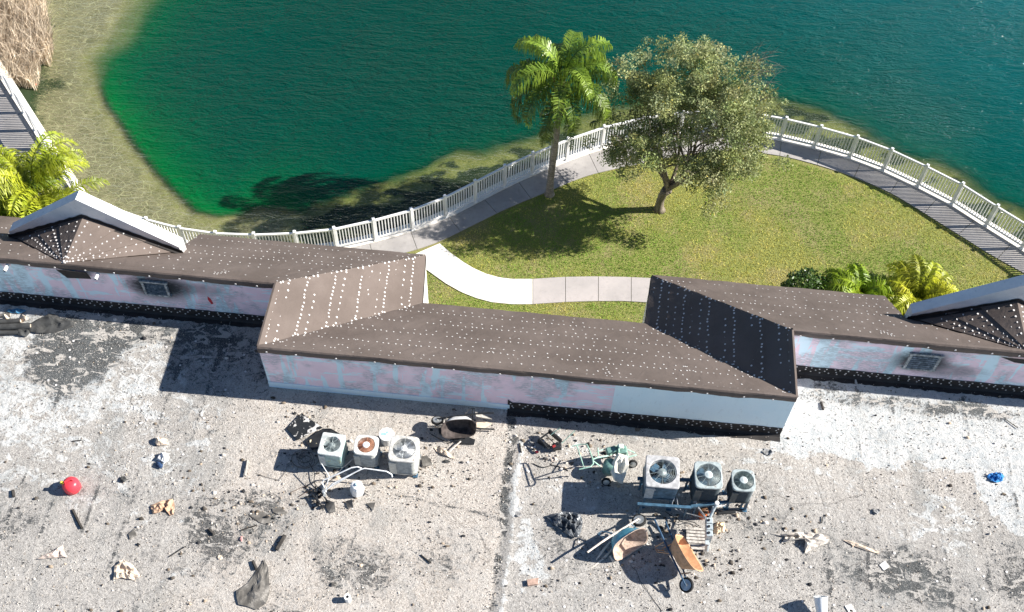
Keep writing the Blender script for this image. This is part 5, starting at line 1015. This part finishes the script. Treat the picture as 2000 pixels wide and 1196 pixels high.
scrap('tan splintered cardboard near the grey wheelbarrow', 866, 885, 30, 7, .10, kraft, seed=41, rot=32, jag=.5); scrap('dark splinters of bark below the grey wheelbarrow', 872, 902, 8, 4, .04, feltB, 'bark_scrap', 'scrap', seed=42)
scrap('yellowish crushed paper behind the coiled cable', 612, 866, 11, 8, .14, paint('yellow_paper', (.62, .55, .38), .9), 'paper_scrap', 'paper', seed=43)
def stick(label, a, b, r, mat, h=.02, name='timber_offcut'): return rod(name, label, 'stick', [(*a, h), (*b, h + .02)], r, mat, None, 5)
darkw = paint('charred_wood', (.05, .045, .04), .9, var=.4); greyw = paint('grey_wood', (.34, .32, .29), .9, var=.3)
stick('dark charred stick on the left roof below the red can', (142, 996), (160, 1032), .035, darkw); stick('thick dark offcut casting a long shadow left of the black felt flap', (556, 1046), (540, 1074), .05, darkw, .05); stick('grey board standing on edge left of the black panels', (484, 898), (479, 930), .03, greyw, .06); stick('short dark offcut above the torn grey felt flap', (494, 1096), (501, 1112), .04, darkw, .04)
stick('black stick pointing up right on the lower left roof', (330, 1088), (363, 1067), .012, darkw); stick('dark offcut beside the grey felt sheet', (470, 1036), (502, 1026), .018, darkw); stick('small dark stub near the left roof middle', (408, 1034), (418, 1044), .04, darkw, .03); stick('pale short stick propped under the grey wheelbarrow', (878, 882), (900, 862), .018, wood, .08)
stick('brown stick right of the black felt base corner', (1015, 866), (1018, 884), .02, darkw); stick('short dark stick on the upper left roof', (141, 862), (160, 860), .015, darkw); stick('black block at the far left edge of the roof', (25, 958), (27, 970), .04, darkw, .03); stick('thin twig on the far right white membrane', (1962, 818), (1988, 836), .012, darkw); stick('dark offcut on the white membrane below the right wall', (1604, 786), (1608, 800), .035, darkw)
stick('brown thin stick below centre on the beige granules', (822, 1084), (842, 1100), .018, darkw); stick('white wooden block below the blue wheelbarrow', (1192, 1086), (1198, 1096), .035, wood, .03); stick('dark curved strip on the right roof', (1604, 1022), (1608, 1008), .012, darkw)
scrap('black crumpled felt shred on the left roof', 242, 938, 12, 9, .10, feltB, 'felt_scrap', 'scrap', seed=51, jag=.6); scrap('pale crushed scrap beside the black felt shred on the roof joint', 430, 1090, 6, 5, .04, kraft, 'paper_scrap', 'paper', seed=52); scrap('small pink scrap on the stained granules', 472, 1054, 4, 6, .05, paint('pink_scrap', (.6, .3, .28), .9), 'paper_scrap', 'paper', seed=53); scrap('pink crumpled paper by the mint cart handle', 1081, 898, 9, 6, .06, paint('pale_pink_paper', (.60, .50, .43), .9), 'paper_scrap', 'paper', seed=54); scrap('small red scrap between the two carts', 1049, 884, 5, 3, .04, redp, 'paper_scrap', 'paper', seed=55)
scrap('dark grey felt shard near the bottom edge left of the white roll', 652, 1142, 8, 6, .06, feltS, 'felt_scrap', 'scrap', seed=56)
# felt rolls and loose sheets heaped against the left wall
for k, (a, b, r_, z) in enumerate((((-30, 631), (40, 627), .07, .09), ((-30, 641), (60, 637), .09, .10), ((-30, 650), (42, 650), .06, .07), ((-30, 618), (20, 615), .05, .06))):
    P0, P1 = RP(*a, z), RP(*b, z); t = thing('felt_roll', ('upper grey', 'thickest dark', 'lowest slim', 'rearmost thin')[k] + ' felt roll in the heap by the left wall', 'felt roll', P0, group='felt rolls heaped by the left wall')
    mb = MB(); mb.tube([P0, P1], r_, 14); inworld(mb.build('roll', feltB if k != 3 else feltS, t, False)); mb = MB(); mb.tube([P1, P1 + (P1 - P0) / np.linalg.norm(P1 - P0) * .01], r_ * .55, 10); inworld(mb.build('core', kraft, t))
crumple('felt_sheet', 'large bent charcoal felt sheet spread beside the felt rolls at left', 'felt sheet', [(52, 640), (78, 625), (96, 616), (108, 616), (120, 625), (147, 632), (146, 638), (130, 645), (106, 651), (72, 653), (60, 650)], .16, feltB, seed=61, rough=.9)
crumple('felt_sheet', 'dark folded felt piece between the rolls and the large sheet', 'felt sheet', [(30, 646), (52, 636), (60, 652), (52, 660), (36, 658)], .14, feltB, seed=62, rough=2)
scrap('pale torn kraft wrapper on top of the felt rolls', 46, 626, 14, 6, .22, kraft, 'paper_scrap', 'paper', seed=63); scrap('small cream torn wrapper left on the felt rolls', 14, 625, 8, 5, .24, kraft, 'paper_scrap', 'paper', seed=64); scrap('blue plastic sheet behind the felt rolls by the left wall', 34, 609, 22, 6, .10, paint('blue_film', (.06, .20, .34), .4), 'plastic_sheet', 'plastic sheet', seed=65)
# litter in the reeds
for k, (x, y, cl_, lb) in enumerate(((76, 14, (.25, .55, .65), 'pale blue wrapper at the top of the dry reeds'), (52, 38, (.75, .78, .8), 'white bottle caught among the dry reeds'), (62, 101, (.3, .62, .8), 'sky blue wrapper at the foot of the reeds'), (69, 96, (.7, .15, .1), 'small red wrapper beside the sky blue one'), (42, 111, (.35, .65, .6), 'turquoise can under the reeds'), (70, 164, (.65, .16, .08), 'orange red wrapper floating off the walkway edge'))):
    P0 = W(x, y, -.3 if k < 5 else WATER_Z + .02); mb = MB(); mb.box((0, 0, 0), (.14, .09, .05), k, bev=.015); mb.box((.05, .03, .03), (.08, .05, .03), k + 1, bev=.01); o = mb.build('litter', paint('litter_%d' % k, cl_, .5)); o.location = P0; tag(o, lb, 'litter')

# loose chips and nail caps: nobody could count them
def chips(name, label, n, cols, smin, smax, dens, seed):
    rg = np.random.default_rng(seed); qx = rg.uniform(-20, 2020, n * 3); qy = rg.uniform(600, 1240, n * 3); Pw = np.stack([W(a, b, ROOF)[:2] for a, b in zip(qx, qy)]); s_ = (Pw - OO[:2]) @ UU[:2]; t_ = (Pw - OO[:2]) @ NN[:2]
    ok = ((t_ < -.05) | (((s_ < -.1) | (s_ > LEN + .1)) & (t_ < REC - .1))) & (rg.random(len(qx)) < dens(qx, qy)); Pw = Pw[ok][:n]; m = len(Pw)
    sz = smin * (smax / smin) ** (rg.random(m) ** 2.2); an = rg.uniform(0, 6.28, (m, 1)) + np.array([0, 1.3, 2.5, 3.9, 5.0]) + rg.uniform(-.3, .3, (m, 5)); rr = sz[:, None] * rg.uniform(.5, 1, (m, 5)); el = rg.uniform(.5, 1, (m, 1))
    x = Pw[:, :1] + np.cos(an) * rr; y = Pw[:, 1:] + np.sin(an) * rr * el; z0 = np.full((m, 5), ROOF - .01); hz_ = (sz * rg.uniform(.25, .8, m))[:, None] * rg.uniform(.5, 1, (m, 5)) + ROOF + .006
    V = np.concatenate([np.stack([x, y, z0], 2), np.stack([Pw[:, :1] + (x - Pw[:, :1]) * .7, Pw[:, 1:] + (y - Pw[:, 1:]) * .7, hz_], 2)], 1).reshape(-1, 3); b = np.arange(m)[:, None] * 10
    F = np.concatenate([b + [k, (k + 1) % 5, 5 + (k + 1) % 5, 5 + k] for k in range(5)] + [b + [5, 6, 7, 8], b + [5, 8, 9, 9]]); F[F[:, 2] == F[:, 3]] = F[F[:, 2] == F[:, 3]]
    tri = F[:, 2] == F[:, 3]; me_v = V; T3 = np.concatenate([F[~tri][:, [0, 1, 2]], F[~tri][:, [0, 2, 3]], F[tri][:, :3]]); cc = np.array(cols)[rg.integers(0, len(cols), m)] * rg.uniform(.6, 1.3, (m, 1))
    g = G(name + '_mat'); sp, colr = g.attr('tint'); o = np_mesh(name, me_v, T3, g.done(colr, .9, .1), attrs={'tint': np.repeat(cc, 10, 0)}); tag(o, label, None, None, 'stuff'); return o
def near(qx, qy, pts, r): 
    d = np.full(len(qx), 1e9)
    for a, b in pts: d = np.minimum(d, np.hypot(qx - a, (qy - b) * 1.2))
    return np.exp(-(d / r) ** 2)
hot = [(620, 960), (700, 950), (850, 900), (600, 850), (1150, 900), (1250, 1080), (1380, 1090), (1430, 1010), (1080, 870), (1330, 1000), (500, 1010), (420, 950)]
chips('roof_gravel', 'loose pale and dark granules scattered over the flat roof', 15000, [(.12, .115, .11), (.5, .47, .43), (.07, .07, .07), (.62, .58, .52), (.35, .30, .25)], .010, .032, lambda x, y: .35 + .4 * (fbm(x / 60, y / 50, 7) > .5), 3)
chips('roof_crumbs', 'dark felt crumbs and splinters gathered round the equipment', 5200, [(.04, .04, .042), (.08, .07, .06), (.16, .13, .10), (.45, .36, .27), (.55, .50, .44)], .020, .095, lambda x, y: .05 + .9 * near(x, y, hot, 60), 4)
mb = MB(); rg = random.Random(8)
for k in range(150):
    if k < 75: x, y = rg.uniform(1010, 2000), rg.uniform(870, 1196)
    elif k < 105: x, y = rg.gauss(1060, 50), rg.gauss(890, 40)
    else: x, y = rg.uniform(60, 480), rg.uniform(660, 900)
    p = RP(x, y); s_, t_ = (p - OO) @ UU, (p - OO) @ NN
    if t_ > -.3 and 0 < s_ < LEN or t_ > REC - .3: continue
    disc(mb, p, (rg.gauss(0, .1), rg.gauss(0, .1), 1), .030, 0, .014)
tag(mb.build('loose_nail_caps', MAT_CAP), 'white plastic nail caps strewn over the flat roof', None, None, 'stuff')
# thin cables and broken strips tangled among the equipment
for k, (pts, lb) in enumerate((([(1300, 1000, .05), (1318, 1012, .03), (1335, 1022, .12), (1352, 1018, .08), (1366, 1028, .03)], 'black cable wandering under the right trio'), ([(1390, 992, .2), (1410, 1000, .05), (1432, 996, .02), (1452, 1000, .02)], 'black cable lying right of the switch boxes'), ([(604, 905, .03), (616, 925, .12), (612, 944, .06), (628, 958, .05)], 'dark hose beside the pale teal condenser'), ([(1040, 905, .02), (1060, 915, .03), (1082, 907, .02), (1110, 920, .02)], 'thin brown cable under the mint cart handle shadow'), ([(842, 848, .05), (858, 858, .03), (878, 866, .04), (905, 856, .12)], 'black strap below the grey wheelbarrow'))):
    rod('loose_cable', lb, 'cable', [tuple(q) for q in smooth_line(np.array(pts, float), 2)], .011, MAT_BLACKM, None, 5)
slab('scrap_panel', 'long black board lying in shadow right of the switch boxes', 'panel', [(1402, 1001), (1436, 998), (1437, 1003), (1403, 1006)], .01, .05, MAT_BLACKM); slab('scrap_panel', 'black plank beneath the tipped grey wheelbarrow', 'panel', [(856, 838), (862, 836), (928, 860), (926, 869), (900, 868), (858, 848)], .02, .06, MAT_BLACKM); slab('scrap_panel', 'brown board leaning behind the grey wheelbarrow', 'panel', [(928, 806), (962, 816), (961, 821), (930, 815)], .04, .08, greyw, [.3, .1, .1, .3]); slab('scrap_panel', 'flat tan cardboard right of the grey wheelbarrow', 'panel', [(930, 818), (962, 828), (940, 840), (931, 838)], .01, .02, kraft)
